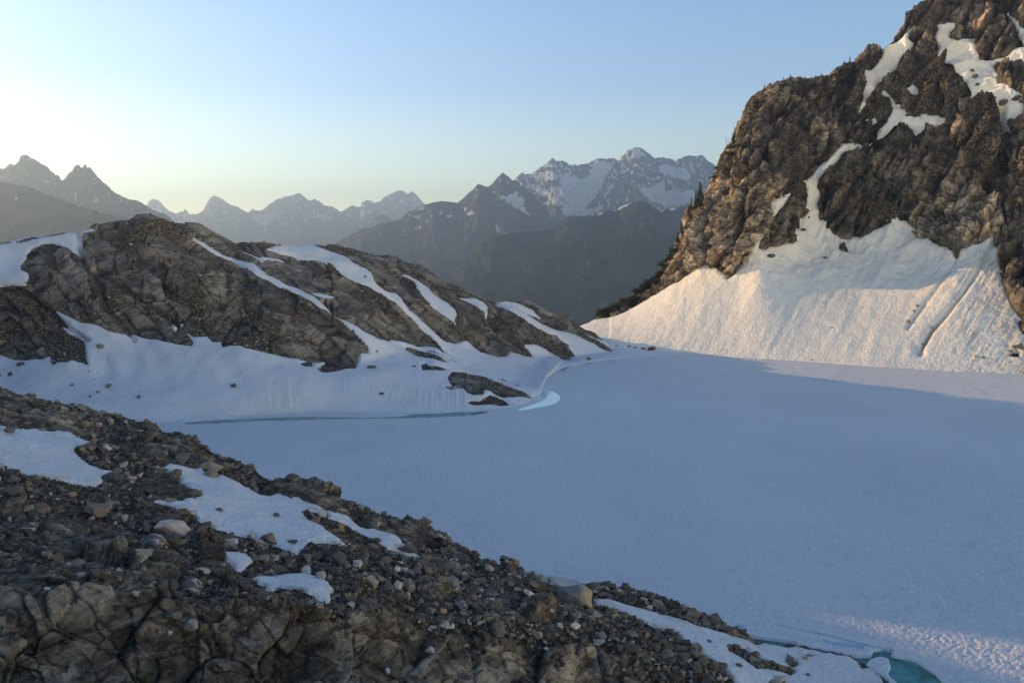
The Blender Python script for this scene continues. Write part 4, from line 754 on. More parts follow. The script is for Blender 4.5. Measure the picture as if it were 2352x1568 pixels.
#PART4
# ------------------------------------------------------------------ loose stones
finish_register()
def hull_mesh(name, npts, seed, bev=0.0, lump=0.0):
    r = random.Random(seed); bm = bmesh.new()
    for _ in range(npts):
        v = Vector((r.gauss(0, 1), r.gauss(0, 1), r.gauss(0, 1))).normalized() * r.uniform(0.82, 1.0)
        v.x = max(-.86, min(.86, v.x)); v.z = max(-.8, min(.8, v.z)); bm.verts.new(v)
    res = bmesh.ops.convex_hull(bm, input=bm.verts)
    bmesh.ops.delete(bm, geom=[g for g in res['geom_interior'] if isinstance(g, bmesh.types.BMVert)], context='VERTS')
    if bev:
        bmesh.ops.dissolve_limit(bm, angle_limit=math.radians(14), verts=bm.verts, edges=bm.edges)
        bmesh.ops.bevel(bm, geom=list(bm.edges), offset=bev, segments=2, profile=0.6, affect='EDGES', clamp_overlap=True)
        bmesh.ops.triangulate(bm, faces=bm.faces)
        if lump:
            bmesh.ops.subdivide_edges(bm, edges=[e for e in bm.edges if e.calc_length() > 0.3], cuts=1)
            for v in bm.verts:
                n_ = float(perlin(np.array([[v.co.x * 2.2 + seed, v.co.y * 2.2, v.co.z * 2.2]]), 5)[0]); v.co *= 1 + lump * n_
    c = [v.co.copy() for v in bm.verts]
    lo = Vector((min(v[i] for v in c) for i in range(3))); hi = Vector((max(v[i] for v in c) for i in range(3)))
    for v in bm.verts:
        for i in range(3): v.co[i] = (v.co[i] - (lo[i] + hi[i]) / 2) / ((hi[i] - lo[i]) / 2)
    me = bpy.data.meshes.new(name); bm.to_mesh(me); bm.free()
    for p in me.polygons: p.use_smooth = False
    return me
def stone_material(name, c1, c2, vein=0.0, split=None, rust=0.0):
    n = N(name); tc = n.t.nodes.new('ShaderNodeTexCoord').outputs['Object']
    oi = n.t.nodes.new('ShaderNodeObjectInfo').outputs['Random']
    a = n.noise(2.5, 6, 0.7, tc); c = n.ramp(a, [(0.35, c1), (0.65, c2)])
    g = n.noise(9.0, 4, 0.8, tc); c = n.mix(n.ramp(g, [(0.55, 0.0), (0.75, 0.5)]), c, tuple(x * 0.5 for x in c1))
    c = n.mix(1.0, c, n.ramp(oi, [(0.0, 0.75), (1.0, 1.25)]), 'MULTIPLY')
    if vein:
        v = n.noise(0.8, 1, 0.5, n.mp(rot=(.5, .4, .9), vec=tc, scale=(.4, 1.6, 1.6))); vv = n.math('ABSOLUTE', n.math('SUBTRACT', v, 0.47))
        c = n.mix(n.ramp(vv, [(vein, 0.9), (vein + .012, 0.0)]), c, (0.50, 0.46, 0.40))
    if split:
        s_ = n.t.nodes.new('ShaderNodeSeparateXYZ'); n.L(tc, s_.inputs[0]); d = n.math('ADD', s_.outputs[0], n.math('MULTIPLY', n.noise(1.5, 3, .5, tc), 0.25))
        c = n.mix(n.ramp(d, [(0.27, 0.0), (0.29, 1.0)]), c, n.mix(n.ramp(g, [(.4, 0), (.7, .6)]), split, tuple(x * .5 for x in split)))
    if rust: c = n.mix(n.ramp(n.noise(1.6, 4, .6, tc), [(.47, 0.0), (.56, rust)]), c, (0.28, 0.10, 0.03))
    n.L(c, n.b.inputs['Base Color']); n.b.inputs['Roughness'].default_value = 0.9; n.b.inputs['Specular IOR Level'].default_value = 0.2
    n.L(n.bump(n.noise(5, 6, 0.75, tc), 0.12, 0.8), n.b.inputs['Normal']); return n.m
SM = {'dark': stone_material('dark_stone', (0.085, 0.077, 0.066), (0.15, 0.135, 0.115)),
      'grey': stone_material('grey_stone', (0.155, 0.14, 0.118), (0.26, 0.235, 0.20)),
      'brown': stone_material('brown_stone', (0.13, 0.105, 0.08), (0.24, 0.19, 0.14)),
      'tan': stone_material('tan_stone', (0.26, 0.215, 0.16), (0.42, 0.34, 0.25)),
      'pale': stone_material('pale_stone', (0.36, 0.33, 0.29), (0.58, 0.52, 0.46)),
      'pink': stone_material('pink_stone', (0.42, 0.33, 0.28), (0.60, 0.48, 0.41)),
      'white': stone_material('white_stone', (0.48, 0.46, 0.43), (0.68, 0.65, 0.60)),
      'rust': stone_material('rust_stone', (0.13, 0.05, 0.028), (0.26, 0.10, 0.04)),
      'orange': stone_material('orange_stone', (0.30, 0.17, 0.08), (0.48, 0.32, 0.19)),
      'banded': stone_material('banded_stone', (0.09, 0.09, 0.09), (0.16, 0.155, 0.15), vein=0.03),
      'split': stone_material('two_tone_stone', (0.15, 0.145, 0.14), (0.22, 0.21, 0.20), split=(0.42, 0.32, 0.21)),
      'rusty': stone_material('rusty_pale_stone', (0.40, 0.36, 0.30), (0.58, 0.52, 0.45), rust=0.85)}
SHP = [hull_mesh('boulder', 16 + k, 50 + k, 0.07, 0.10) for k in range(9)] + [hull_mesh('boulder', 9, 90 + k, 0.05, 0.05) for k in range(5)]
BIG = [hull_mesh('boulder', 18, 150 + k, 0.12, 0.14) for k in range(3)]
cache = {}
def stone(name, P, Nn, w, h, col, label, cat, group=None, shape=None, tilt=0.25, d=None):
    global SHP
    sh = shape if shape is not None else random.randrange(len(SHP))
    base = (SHP + BIG)[sh]
    key = (sh, col)
    if key not in cache:
        m_ = base.copy(); m_.name = name; m_.materials.clear(); m_.materials.append(SM[col]); cache[key] = m_
    o = bpy.data.objects.new(name, cache[key]); COL.objects.link(o)
    o.scale = (w / 2, d or (w + h) / 3.6, h / 2 * 1.08)
    o.rotation_euler = (random.uniform(-tilt, tilt), random.uniform(-tilt, tilt), random.uniform(-0.35, 0.35))
    o.location = P + Vector((0, 0, h * 0.22)); tag(o, label, cat, group); return o
def traced(k, x, y, w, h, col, label, shape=None, cat='boulder', tilt=0.25):
    dx, dy = Z(k, [(x, y + h * 0.22)])[0]; r = place(dx, dy)
    if r is None: return
    P, Nn = r; s_ = 0.3418 / F * P.y * 1.06
    return stone('boulder' if w * s_ > 0.9 else 'stone', P, Nn, w * s_, h * s_, col, label, cat if w * s_ > 0.9 else 'stone', None, shape, tilt)
T = [
(8,1685,1000,240,150,'split','huge boulder on the shore end of the slope, left half grey, right half tan',14),
(8,1595,905,200,95,'white','big whitish boulder leaning behind the huge two-tone boulder',15),
(8,1478,862,58,52,'pale','round pale stone on the ridge line just left of the big whitish boulder'),
(8,1245,792,52,44,'dark','dark stone standing alone on the ridge line against the ice'),
(8,550,652,135,52,'dark','flat dark boulder at the lower tip of the narrow foreground snow strip'),
(8,105,738,88,120,'dark','tall dark boulder standing in rubble below the right tip of the large snow patch'),
(8,140,768,90,55,'grey','tilted grey slab leaning right beside the tall dark boulder'),
(8,225,768,64,66,'pale','pale upright stone right of the tilted grey slab'),
(8,420,790,92,46,'brown','brownish flat boulder with a white stone at its right end'),
(8,487,796,46,46,'white','white block at the right end of the brownish flat boulder'),
(8,310,892,92,100,'tan','tan-grey upright boulder in rubble right of the lowest snow patch'),
(8,490,905,66,66,'pale','bluish pale block left of a square grey boulder'),
(8,570,905,92,80,'grey','square grey boulder in the middle of the rubble, thin vein across it'),
(8,585,830,52,56,'grey','small upright grey stone above the square grey boulder'),
(8,865,775,106,70,'grey','angular grey boulder high on the slope under the foreground ridge line'),
(8,860,895,104,98,'grey','grey boulder cut diagonally, below the angular boulder near the ridge'),
(8,1155,925,76,70,'dark','dark rounded boulder in fine gravel left of the ridge top stones'),
(8,915,1045,102,72,'banded','grey boulder with pale bands on its right side, centre of the slope'),
(8,797,1076,56,36,'orange','rusty orange stone left of the banded boulder at the centre of the slope'),
(8,500,992,86,76,'brown','brown-grey boulder below the square grey one, pale stone at its right'),
(8,552,985,38,60,'pale','pale upright stone touching the right side of a brown-grey boulder'),
(8,720,1070,68,46,'grey','flat grey stone just left of the rusty orange stone'),
(8,1370,946,80,34,'white','low stone, half white, in gravel below the round pale ridge stone'),
(8,730,1188,56,34,'white','white brick-shaped stone above the dark cleft'),
(8,850,1180,54,34,'white','second white flat stone, right of the brick-shaped white one'),
(8,1165,1200,106,98,'grey','grey-brown pyramid boulder standing on bedrock low in the slope'),
(8,1570,1176,50,34,'white','small white stone below the huge two-tone boulder'),
(8,1680,1176,72,50,'white','rounded white stone straight below the right half of the huge boulder'),
(8,1445,1236,42,40,'white','small white cube of rock beside a dark stone on the lower slope'),
(8,1492,1236,60,60,'dark','dark stone right of the small white cube of rock'),
(8,1857,1250,82,66,'grey','grey wedge boulder at the lower right of the slope'),
(8,1795,1130,46,62,'grey','narrow upright grey stone right below the huge two-tone boulder'),
(8,1480,1336,46,30,'white','tiny white stone on brown gravel at the bottom of the slope'),
(8,700,1336,66,40,'white','lowest of the white stones, beside the dark cleft in the bedrock'),
(8,420,1476,30,36,'white','lone white pointed stone inside the dark cleft'),
(8,1245,1090,70,34,'tan','flat tan stone right of the banded boulder'),
(8,2222,1325,66,60,'brown','brown stone on the lower right edge of the rubble near the shore snow'),
(8,2145,1005,60,46,'tan','sunlit tan stone on the low shore ridge'),
(8,2320,1215,70,50,'dark','dark stone on the upper edge of the shore snow'),
(8,1960,1260,46,36,'white','white stone right of the grey wedge boulder'),
(8,2292,1372,82,62,'grey','flat grey boulder at the far lower right end of the rubble'),
(8,1945,1110,50,36,'tan','tan stone near the upper tip of the shore snow'),
(8,860,735,60,20,'white','whitish flat stone resting against the ridge just above the angular boulder'),
(8,935,828,36,34,'white','white rounded stone between the angular and the diagonal boulder'),
(8,1125,1000,40,26,'white','white stone under the dark rounded boulder'),
(8,640,1155,24,26,'white','small white stone left of the brick-shaped white stone'),
(8,2060,1230,100,40,'grey','long low grey slab near the shore snow'),
(8,1110,790,60,40,'pale','pale stone on the ridge between the crest slab and the lone dark stone'),
(8,285,712,44,36,'grey','grey stone above the pale upright stone, under the snow strip'),
(8,330,640,60,26,'brown','brown flat stone just below the narrow snow strip'),
(7,765,178,150,66,'dark','dark wedge boulder at the lower right corner of the left foreground snow patch'),
(7,895,205,60,56,'rusty','pale stone with a rusty face right of the dark wedge boulder'),
(7,1000,275,66,56,'dark','dark tent-shaped stone in gravel between the two big foreground snow patches'),
(7,1200,150,56,50,'dark','dark stone standing on the upper left arm of the large snow patch'),
(7,1420,156,94,54,'tan','tan striped block on the upper edge of the large snow patch'),
(7,80,280,116,62,'brown','brown flat boulder near the left edge below the first snow patch'),
(7,182,210,62,40,'dark','dark stone at the lower edge of the left snow patch'),
(7,278,395,110,86,'brown','brown square boulder above the pale bedrock hump at left'),
(7,650,410,152,96,'brown','large brown-grey angular boulder, right of centre of the left rubble'),
(7,200,522,116,76,'banded','dark boulder crossed by a white band, left of the pale bedrock hump'),
(7,235,440,82,80,'dark','dark upright slab above the white-banded boulder at left'),
(7,492,302,56,42,'orange','orange stone in the rubble below the left snow patch'),
(7,622,467,46,26,'pale','small pale stone under the large brown-grey angular boulder'),
(7,1290,420,50,36,'pale','pale stone on the lower left arm of the large snow patch'),
(7,1080,470,150,60,'dark','long dark slab leaning behind the pink wedge-shaped block'),
(7,1165,520,230,100,'pink','pinkish white wedge-shaped block, brightest rock in the left rubble',16),
(7,1030,612,170,108,'banded','dark rounded boulder with a curved white band, below the pink wedge'),
(7,990,530,60,78,'dark','dark upright stone left of the pink wedge-shaped block'),
(7,1148,602,112,90,'dark','dark boulder right of the white-banded rounded one'),
(7,1410,572,66,66,'rust','deep rust-red stone below the large snow patch'),
(7,1556,613,76,50,'pale','pale grey oval stone right of the rust-red stone'),
(7,1695,580,82,46,'pale','pale flat stone against the lower edge of the large snow patch'),
(7,1802,602,118,92,'brown','large brown boulder overhanging the lower edge of the large snow patch'),
(7,1740,622,60,46,'rusty','white and rusty stone wedged left of the large brown boulder'),
(7,960,686,112,50,'tan','flat tan-grey block under the white-banded rounded boulder'),
(7,298,700,44,50,'tan','pale tan stone on the pale bedrock hump at left'),
(7,342,706,30,52,'tan','narrow tan stone right beside another on the bedrock hump'),
(7,630,822,82,56,'brown','brown-grey stone below the pale bedrock hump'),
(7,545,832,50,34,'pink','pinkish stone left of the brown-grey stone below the hump'),
(7,2052,722,100,76,'grey','grey block with a pale lower face above the lowest snow patch'),
(7,2057,806,82,60,'white','white-topped stone above the lowest snow patch'),
(7,2155,836,76,56,'pale','pale stone touching the right shoulder of the lowest snow patch'),
(7,1650,906,100,82,'dark','dark grey pointed boulder at the left tip of the lowest snow patch'),
(7,1555,872,50,60,'dark','dark upright stone left of the pointed boulder'),
(7,1416,885,36,42,'pale','small pale upright stone between two brown-grey stones'),
(7,1370,880,50,56,'brown','brown upright stone just above the striped boulder'),
(7,1300,916,116,124,'banded','tall striped boulder with pale bands in the middle of the left slope'),
(7,1165,906,82,86,'dark','dark round boulder left of the tall striped boulder'),
(7,1105,906,60,66,'dark','dark stone at the left of a pair beside the tall striped boulder'),
(7,980,856,76,62,'dark','dark block on the pale crumbly outcrop'),
(7,917,955,62,40,'pale','pale pointed stone below the crumbly outcrop'),
(7,1192,966,96,46,'dark','flat dark block under the dark round boulder'),
(7,1290,1176,96,82,'pale','pale boulder with a dark foot on the lower bedrock'),
(7,1165,1110,92,60,'grey','greenish grey stone left above the pale boulder with a dark foot'),
(7,1145,1216,30,30,'white','tiny white stone on the lower bedrock'),
(7,316,926,40,18,'white','flat white chip on the lower left bedrock'),
(7,1930,985,82,60,'dark','blackish stone poking into the frayed edge of the lowest snow patch'),
(7,1965,607,76,22,'dark','thin dark slate lying on the large snow patch',9),
(7,845,460,48,58,'pale','pale upright stone in the rubble above the pink wedge'),
(7,780,446,82,44,'grey','grey stone right of the large brown-grey angular boulder'),
(7,1862,432,40,30,'grey','small grey stone at the edge of the large snow patch'),
(7,2172,424,60,52,'pale','pale boulder at the upper tip of the narrow snow strip'),
(7,1955,305,32,32,'rust','small rust stone on the foreground ridge'),
(7,75,470,26,42,'pale','pale stone at the far left above the banded boulder'),
(7,8,122,28,64,'pink','pink stone cut by the left edge of the picture under the snow'),
(7,60,155,90,44,'dark','dark stone at the far left below the snow patch'),
(7,380,650,60,20,'grey','thin grey stone on the pale bedrock hump'),
(7,790,830,70,40,'grey','grey stone right of the brown-grey one below the hump'),
(7,700,860,60,40,'dark','dark stone under the brown-grey one below the hump'),
(7,1480,400,50,24,'brown','brown flat stone on the left margin of the large snow patch'),
(7,860,165,40,40,'grey','grey stone behind the rusty-faced pale stone'),
(7,1450,590,44,50,'dark','dark stone right of the rust-red stone'),
(7,1580,655,50,30,'grey','grey stone under the pale grey oval stone'),
(7,1910,700,60,50,'grey','grey stone between the small round snow remnant and the large snow patch'),
(7,1715,720,60,40,'grey','grey slab beside the small round snow remnant'),
(7,1500,770,36,24,'pink','pinkish stone left of the small round snow remnant'),
(7,1790,815,34,26,'orange','orange stone above the lowest snow patch'),
(7,680,380,0,0,'grey',''),
(5,60,866,80,46,'brown','brown-grey boulder resting alone on the left foreground snow patch'),
(5,290,862,50,26,'grey','low grey stone at the upper edge of the left foreground snow patch'),
(5,545,722,76,56,'grey','round grey boulder on the skyline of the left foreground ridge'),
(5,303,682,50,32,'grey','smaller block on the foreground ridge left of the round boulder'),
(5,720,981,66,46,'pale','pale rounded stone beside the tongue of gravel on the left snow patch'),
(5,670,1000,66,50,'dark','dark stone below the pale rounded one by the left snow patch'),
(5,782,992,52,40,'tan','tan broken stone right of the pale rounded one'),
(5,605,985,66,40,'brown','brown stone at the edge of the gravel tongue in the left snow patch'),
(5,610,1056,52,40,'grey','grey stone at the lower rim of the gravel tongue'),
(5,632,795,80,28,'dark','dark stone with a flat top on the ridge behind the left snow patch'),
(5,840,816,34,26,'pale','small bright stone catching sun on the left ridge'),
(5,1170,945,80,56,'grey','grey pyramid stone on the ridge near the far inlet'),
(5,1240,1060,100,80,'grey','big grey block below the grey pyramid stone'),
(5,1180,1032,66,56,'dark','dark block left of the big grey block'),
(5,1420,1105,152,74,'grey','long slanted grey slab under the ridge above the large snow patch',10),
(5,1066,1120,56,40,'tan','tan pointed stone left of the large snow patch'),
(5,895,1040,40,46,'brown','brown upright stone on brown gravel'),
(5,725,1066,48,66,'dark','dark leaning slab in the gravel right of the left snow patch'),
(5,620,915,50,44,'grey','grey stone above the gravel tongue'),
(5,1000,842,90,50,'dark','dark rounded rock on the left ridge above the inlet'),
(5,660,835,60,40,'pale','pale stone among small blocks on the left ridge'),
(5,735,800,80,26,'tan','tan flat block on the left ridge'),
(5,940,872,50,20,'pale','pale flat stone behind the ridge crest'),
(5,1115,1020,40,36,'tan','tan stone left of the dark block'),
(9,25,1265,70,62,'dark','dark brown boulder at the right end of the rubble above the shore snow'),
(9,500,1368,56,36,'grey','grey stone on the small rock strip in the shore snow'),
(9,335,1432,82,42,'dark','flat dark stone lying on the shore snow',10),
(9,440,1436,42,24,'brown','small brown stone left of the rock strip on the shore snow'),
(9,880,1388,36,22,'orange','orange stone on the shore snow near the lead'),
(9,905,1500,32,14,'dark','small dark stone on the shore snow near the bottom'),
(9,240,1275,28,20,'grey','small grey stone at the top of the shore snow'),
(9,130,1370,60,62,'grey','grey block on the edge of the lowest rubble'),
(9,150,1462,62,60,'grey','grey pale-faced boulder at the lowest right rubble edge'),
(9,690,1560,82,30,'tan','tan stone cut by the bottom edge of the picture on the shore snow'),
(9,395,1215,46,28,'grey','grey stone at the right end of the shore ridge'),
(9,130,1145,46,26,'brown','brown stone midway on the shore ridge'),
(9,790,1435,46,30,'dark','dark stone in the small gravel spot on the shore snow'),
(5,678,302,45,30,'grey','grey stone on the left snow slope near the foot of the scree tongue'),
(5,740,570,38,30,'grey','round grey stone alone on the middle of the left snow slope'),
(5,935,640,32,25,'grey','small grey stone low on the left snow slope, rightmost of the scattered ones'),
(5,1575,565,50,22,'dark','black flat rock alone on the snow slope above the rills'),
(5,210,628,45,22,'grey','oval stone on snow just above the foreground ridge'),
(5,487,561,22,13,'dark','tiny dark stone on the left snow slope right of centre'),
(5,656,611,25,16,'dark','upper of two tiny dark stones low on the left snow slope'),
(5,611,636,25,15,'dark','lower of two tiny dark stones low on the left snow slope'),
(5,135,420,52,25,'brown','flat brown stone on snow under the smooth rock dome at far left'),
(5,65,487,30,26,'dark','pair-like dark stone on snow near the left edge'),
(5,6,500,12,14,'brown','small brown stone cut by the left edge on the snow slope'),
(5,522,218,12,10,'dark','tiny stone on snow beside the dark scree tongue'),
(5,630,526,12,7,'brown','tiny brown stone below the dark scree tongue'),
(5,600,470,16,12,'orange','tiny orange stone at the foot of the dark scree tongue'),
(6,380,617,40,18,'dark','flat dark stone on the snow slope among the rills'),
(6,310,441,66,22,'dark','low dark rock on snow under the end of the long rock spur'),
(6,355,342,16,14,'dark','small dark stone on snow at the foot of the long diagonal gully'),
(6,600,436,25,12,'dark','tiny dark stone left of a low outcrop on the snow slope'),
(6,1772,386,32,22,'rust','reddish stone on the far shore by the open water'),
(6,720,433,18,14,'pale','tiny pale stone above the low outcrop on the snow slope'),
(6,855,327,10,8,'dark','tiny dark stone on the snow bay between two rock spurs'),
(2,2195,1495,56,28,'rust','dark red boulder on the far shore where the shade ends'),
(2,2140,1492,30,10,'dark','dark flat stone left of the dark red shore boulder'),
(2,2085,1486,20,9,'dark','tiny dark stone on the far shore spit'),
(2,2040,1480,24,10,'dark','small dark stone near the left end of the far shore row'),
(2,1955,1474,16,7,'dark','leftmost tiny stone of the far shore row'),
(1,1775,782,30,22,'tan','sunlit tan stone on the crest of the left rock hill'),
(1,1880,797,26,16,'orange','orange stone at the end of the flat part of the hill crest'),
(1,1430,820,15,12,'pale','pale stone at the rim of the long diagonal snow gully'),
(1,1748,878,16,16,'dark','dark stone on the thin snow sliver of the left hill'),
(1,850,652,16,12,'pale','small pale stone on the hill crest left of the summit'),
(2,1155,1192,24,14,'orange','orange stone on the hill crest above the rightmost snow strip'),
(2,270,1010,18,13,'dark','dark stone on the broad snow gully of the left hill'),
(2,1410,1197,16,8,'tan','tiny tan stone on the low rocky end of the left hill'),
(4,650,368,52,24,'dark','dark rock with a melt hollow on the sunlit snow slope'),
(4,1015,380,26,11,'dark','small dark stone on the shaded upper snow slope'),
(4,1098,225,28,18,'dark','dark stone left above the block on the upper snow slope'),
(4,875,195,36,18,'dark','dark stone at the mouth of the snow gully'),
(4,912,113,16,14,'brown','small brown stone inside the snow gully mouth'),
(4,1055,852,15,11,'tan','lone tan stone low on the sunlit snow slope'),
(4,1632,703,26,18,'tan','upper tan stone of the dirt track on the snow slope'),
(4,1610,735,20,15,'tan','middle tan stone of the dirt track on the snow slope'),
(4,1570,812,32,22,'tan','lowest tan stone of the dirt track on the snow slope'),
(4,1735,848,22,16,'tan','tan stone in the deep groove of the snow slope'),
(4,1665,960,26,13,'tan','tan stone at the bottom hollow of the deep groove'),
(4,2300,985,70,50,'brown','large brown boulder on snow at the right edge of the far slope'),
(4,2072,1050,30,18,'tan','right stone of a pair near the foot of the far snow slope'),
(4,2022,1042,22,14,'tan','left stone of a pair near the foot of the far snow slope'),
(4,925,1063,13,10,'brown','tiny stone at the foot of the far snow slope by the ice edge'),
(4,1945,1045,12,9,'tan','tiny stone left of the pair at the foot of the far slope'),
(4,2262,1004,22,16,'brown','small brown stone left of the large brown boulder on the far slope'),
(3,2000,465,30,18,'brown','uppermost of three dark rocks in a row on the upper snowfield'),
(3,2018,508,33,28,'dark','middle of three dark rocks in a row on the upper snowfield'),
(3,2027,566,27,20,'dark','lowest of three dark rocks in a row on the upper snowfield'),
(3,2285,660,60,30,'dark','dark rock on snow near the right edge high on the mountain'),
(3,2205,692,55,38,'brown','brown rock at the left rim of the narrowing upper snowfield'),
(3,2340,680,32,25,'dark','dark rock cut by the right edge on the upper snowfield'),
]
NT = 0
for t in T:
    if t[3] == 0: continue
    o = traced(*t[:7], shape=(t[7] if len(t) > 7 else None), tilt=0.1 if len(t) > 7 else 0.25)
    if o:
        NT += 1
        if t[5] == 'split': o.rotation_euler = (0, 0.06, 0.1)
print('traced', NT)
# further stones that nothing tells apart
foreP, foreN = FOREREG
u_, v_ = toUV(foreP)
okf = (u_ > -30) & (u_ < 2100) & (v_ > 900) & (v_ < 1680)
idx = np.where(okf)[0]
r2_ = np.random.default_rng(11)
pick = r2_.choice(idx, 4000, replace=False)
cnt = 0; placed = [(o.location.x, o.location.y, o.scale.x) for o in bpy.data.objects if o.name.startswith(('boulder', 'stone'))]
for i in pick:
    if cnt >= 96: break
    P = foreP[i]; dens = fbm(P[None] / 1.0, 7., 3, 401)[0]
    sl = slab_w(P[None, None], u_[i][None, None], v_[i][None, None])[0, 0]
    if dens < 0.0 or sl > 0.5 and r2_.random() < 0.85: continue
    s_ = r2_.uniform(17, 38) * 0.36 / F * P[1] * (1.2 if v_[i] > 1200 else 0.9)
    if any((P[0] - a) ** 2 + (P[1] - b) ** 2 < (c * 0.8 + s_) ** 2 for a, b, c in placed): continue
    col = r2_.choice(['dark', 'grey', 'brown', 'pale', 'tan', 'grey', 'dark'])
    stone('stone', Vector(P.tolist()), None, s_ * 1.2, s_ * r2_.uniform(.6, 1.0), col, 'angular stone, one of many alike lying loose in the foreground rubble', 'stone', 'loose stones scattered through the foreground rubble', tilt=.5)
    placed.append((P[0], P[1], s_ / 2)); cnt += 1
print('boulders', cnt, time.time() - T0)
# ------------------------------------------------------------------ scree: one mass nobody could count
def scree(name, P, Nn, r, seed, mat, weights):
    rg_ = np.random.default_rng(seed); n = len(P); tm = []
    for k in range(8):
        me = hull_mesh('tmp', 7 + k % 3, 700 + k)
        v = np.array([x.co[:] for x in me.vertices]); f = []
        for p in me.polygons:
            for j in range(1, len(p.vertices) - 1): f.append((p.vertices[0], p.vertices[j], p.vertices[j + 1]))
        tm.append((v, np.array(f))); bpy.data.meshes.remove(me)
    Vs, Fs, As, off = [], [], [], 0; kind = rg_.integers(0, 8, n); col = rg_.choice(len(weights), n, p=weights) / (len(weights) - 1.0)
    for k in range(8):
        m = np.where(kind == k)[0]; v, f = tm[k]; a = rg_.uniform(0, 6.283, len(m)); b = rg_.uniform(-.5, .5, len(m))
        sx = r[m] * rg_.uniform(.8, 1.3, len(m)); sy = r[m] * rg_.uniform(.6, 1.1, len(m)); sz = r[m] * rg_.uniform(.45, .85, len(m))
        q = v[None] * np.stack([sx, sy, sz], -1)[:, None]
        x = q[..., 0] * np.cos(a)[:, None] - q[..., 1] * np.sin(a)[:, None]; y = q[..., 0] * np.sin(a)[:, None] + q[..., 1] * np.cos(a)[:, None]
        z = q[..., 2] + x * np.sin(b)[:, None] * .6
        W = np.stack([x, y, z], -1) + P[m][:, None] + np.array([0, 0, 1.]) * (r[m] * .2)[:, None, None]
        Vs.append(W.reshape(-1, 3)); Fs.append((f[None] + (np.arange(len(m)) * len(v))[:, None, None]).reshape(-1, 3) + off); As.append(np.repeat(col[m] + rg_.uniform(-.04, .04, len(m)), len(v))); off += W.shape[0] * W.shape[1]
    me = np_mesh(name, np.concatenate(Vs), np.concatenate(Fs), False, {'tone': np.concatenate(As)}); me.materials.append(mat)
    o = bpy.data.objects.new(name, me); COL.objects.link(o); tag(o, kind='stuff'); return o
def scree_material(name, k=1.0):
    n = N(name); tcol = n.ramp(n.attr('tone'), [(0.0, (0.11 * k, 0.090 * k, 0.068 * k)), (0.2, (0.18 * k, 0.148 * k, 0.110 * k)), (0.4, (0.22 * k, 0.152 * k, 0.093 * k)), (0.6, (0.30 * k, 0.25 * k, 0.19 * k)), (0.8, (0.46 * k, 0.42 * k, 0.37 * k)), (1.0, (0.24 * k, 0.10 * k, 0.04 * k))])
    a = n.noise(6.0, 4, .7); c = n.mix(1.0, tcol, n.ramp(a, [(0.3, 0.75), (0.7, 1.25)]), 'MULTIPLY')
    n.L(c, n.b.inputs['Base Color']); n.b.inputs['Roughness'].default_value = .92; n.b.inputs['Specular IOR Level'].default_value = .2; return n.m
M['scree'] = scree_material('scree')
c_ = r2_.choice(np.where((u_ > -60) & (u_ < 2150) & (v_ > 880) & (v_ < 1720))[0], 90000, replace=True)
P = foreP[c_]; uu, vv = u_[c_], v_[c_]
d_ = fbm(P, 6., 4, 401); sl = slab_w(P[None], uu[None], vv[None])[0]
keep = r2_.random(len(P)) < np.clip(0.35 + 1.1 * d_, 0.10, 1) * (1 - 0.97 * sl)
P = P[keep]; P = P + np.concatenate([r2_.normal(0, .08, (len(P), 2)), np.zeros((len(P), 1))], 1)
r = 0.055 * (1 - r2_.random(len(P))) ** (-0.5); r = np.clip(r, 0, 0.45) * np.clip(P[:, 1] / 60, .7, 1.4)
lim = 25000
scree('scree', P[:lim], None, r[:lim], 5, M['scree'], [.40, .27, .17, .09, .055, .015])
# on the left hill and its scree tongue
hp, hn, hd = HILLREG; c_ = np.where(hd > 0.75)[0]; c_ = r2_.choice(c_, 9000); P = hp[c_] + r2_.normal(0, .12, (9000, 3)) * [1, 1, 0]
r = np.clip(0.10 * (1 - r2_.random(len(P))) ** (-0.5), 0, .6); scree('scree', P, None, r, 6, M['scree'], [.40, .26, .17, .09, .06, .02])
print('scree', time.time() - T0)
# ------------------------------------------------------------------ trees and shrubs on the cliff edge
def bark_leaf(name, c1, c2):
    n = N(name); n.L(n.ramp(n.noise(1.7, 4, .7), [(.35, c1), (.65, c2)]), n.b.inputs['Base Color']); n.b.inputs['Roughness'].default_value = .85; n.b.inputs['Specular IOR Level'].default_value = .2; return n.m
M['needles'] = bark_leaf('needles', (0.022, 0.034, 0.014), (0.075, 0.085, 0.035)); M['bark'] = bark_leaf('bark', (0.07, 0.055, 0.04), (0.16, 0.13, 0.10)); M['deadwood'] = bark_leaf('deadwood', (0.22, 0.18, 0.14), (0.34, 0.30, 0.25))
def tube(bm, a, b, r0_, r1_, n=5):
    a, b = Vector(a), Vector(b); d = (b - a).normalized(); s_ = d.orthogonal().normalized(); t_ = d.cross(s_); R_ = []
    for p, r in ((a, r0_), (b, r1_)): R_.append([bm.verts.new(p + (s_ * math.cos(k * 6.283 / n) + t_ * math.sin(k * 6.283 / n)) * r) for k in range(n)])
    for k in range(n): bm.faces.new((R_[0][k], R_[0][(k + 1) % n], R_[1][(k + 1) % n], R_[1][k]))
    bm.faces.new(R_[1])
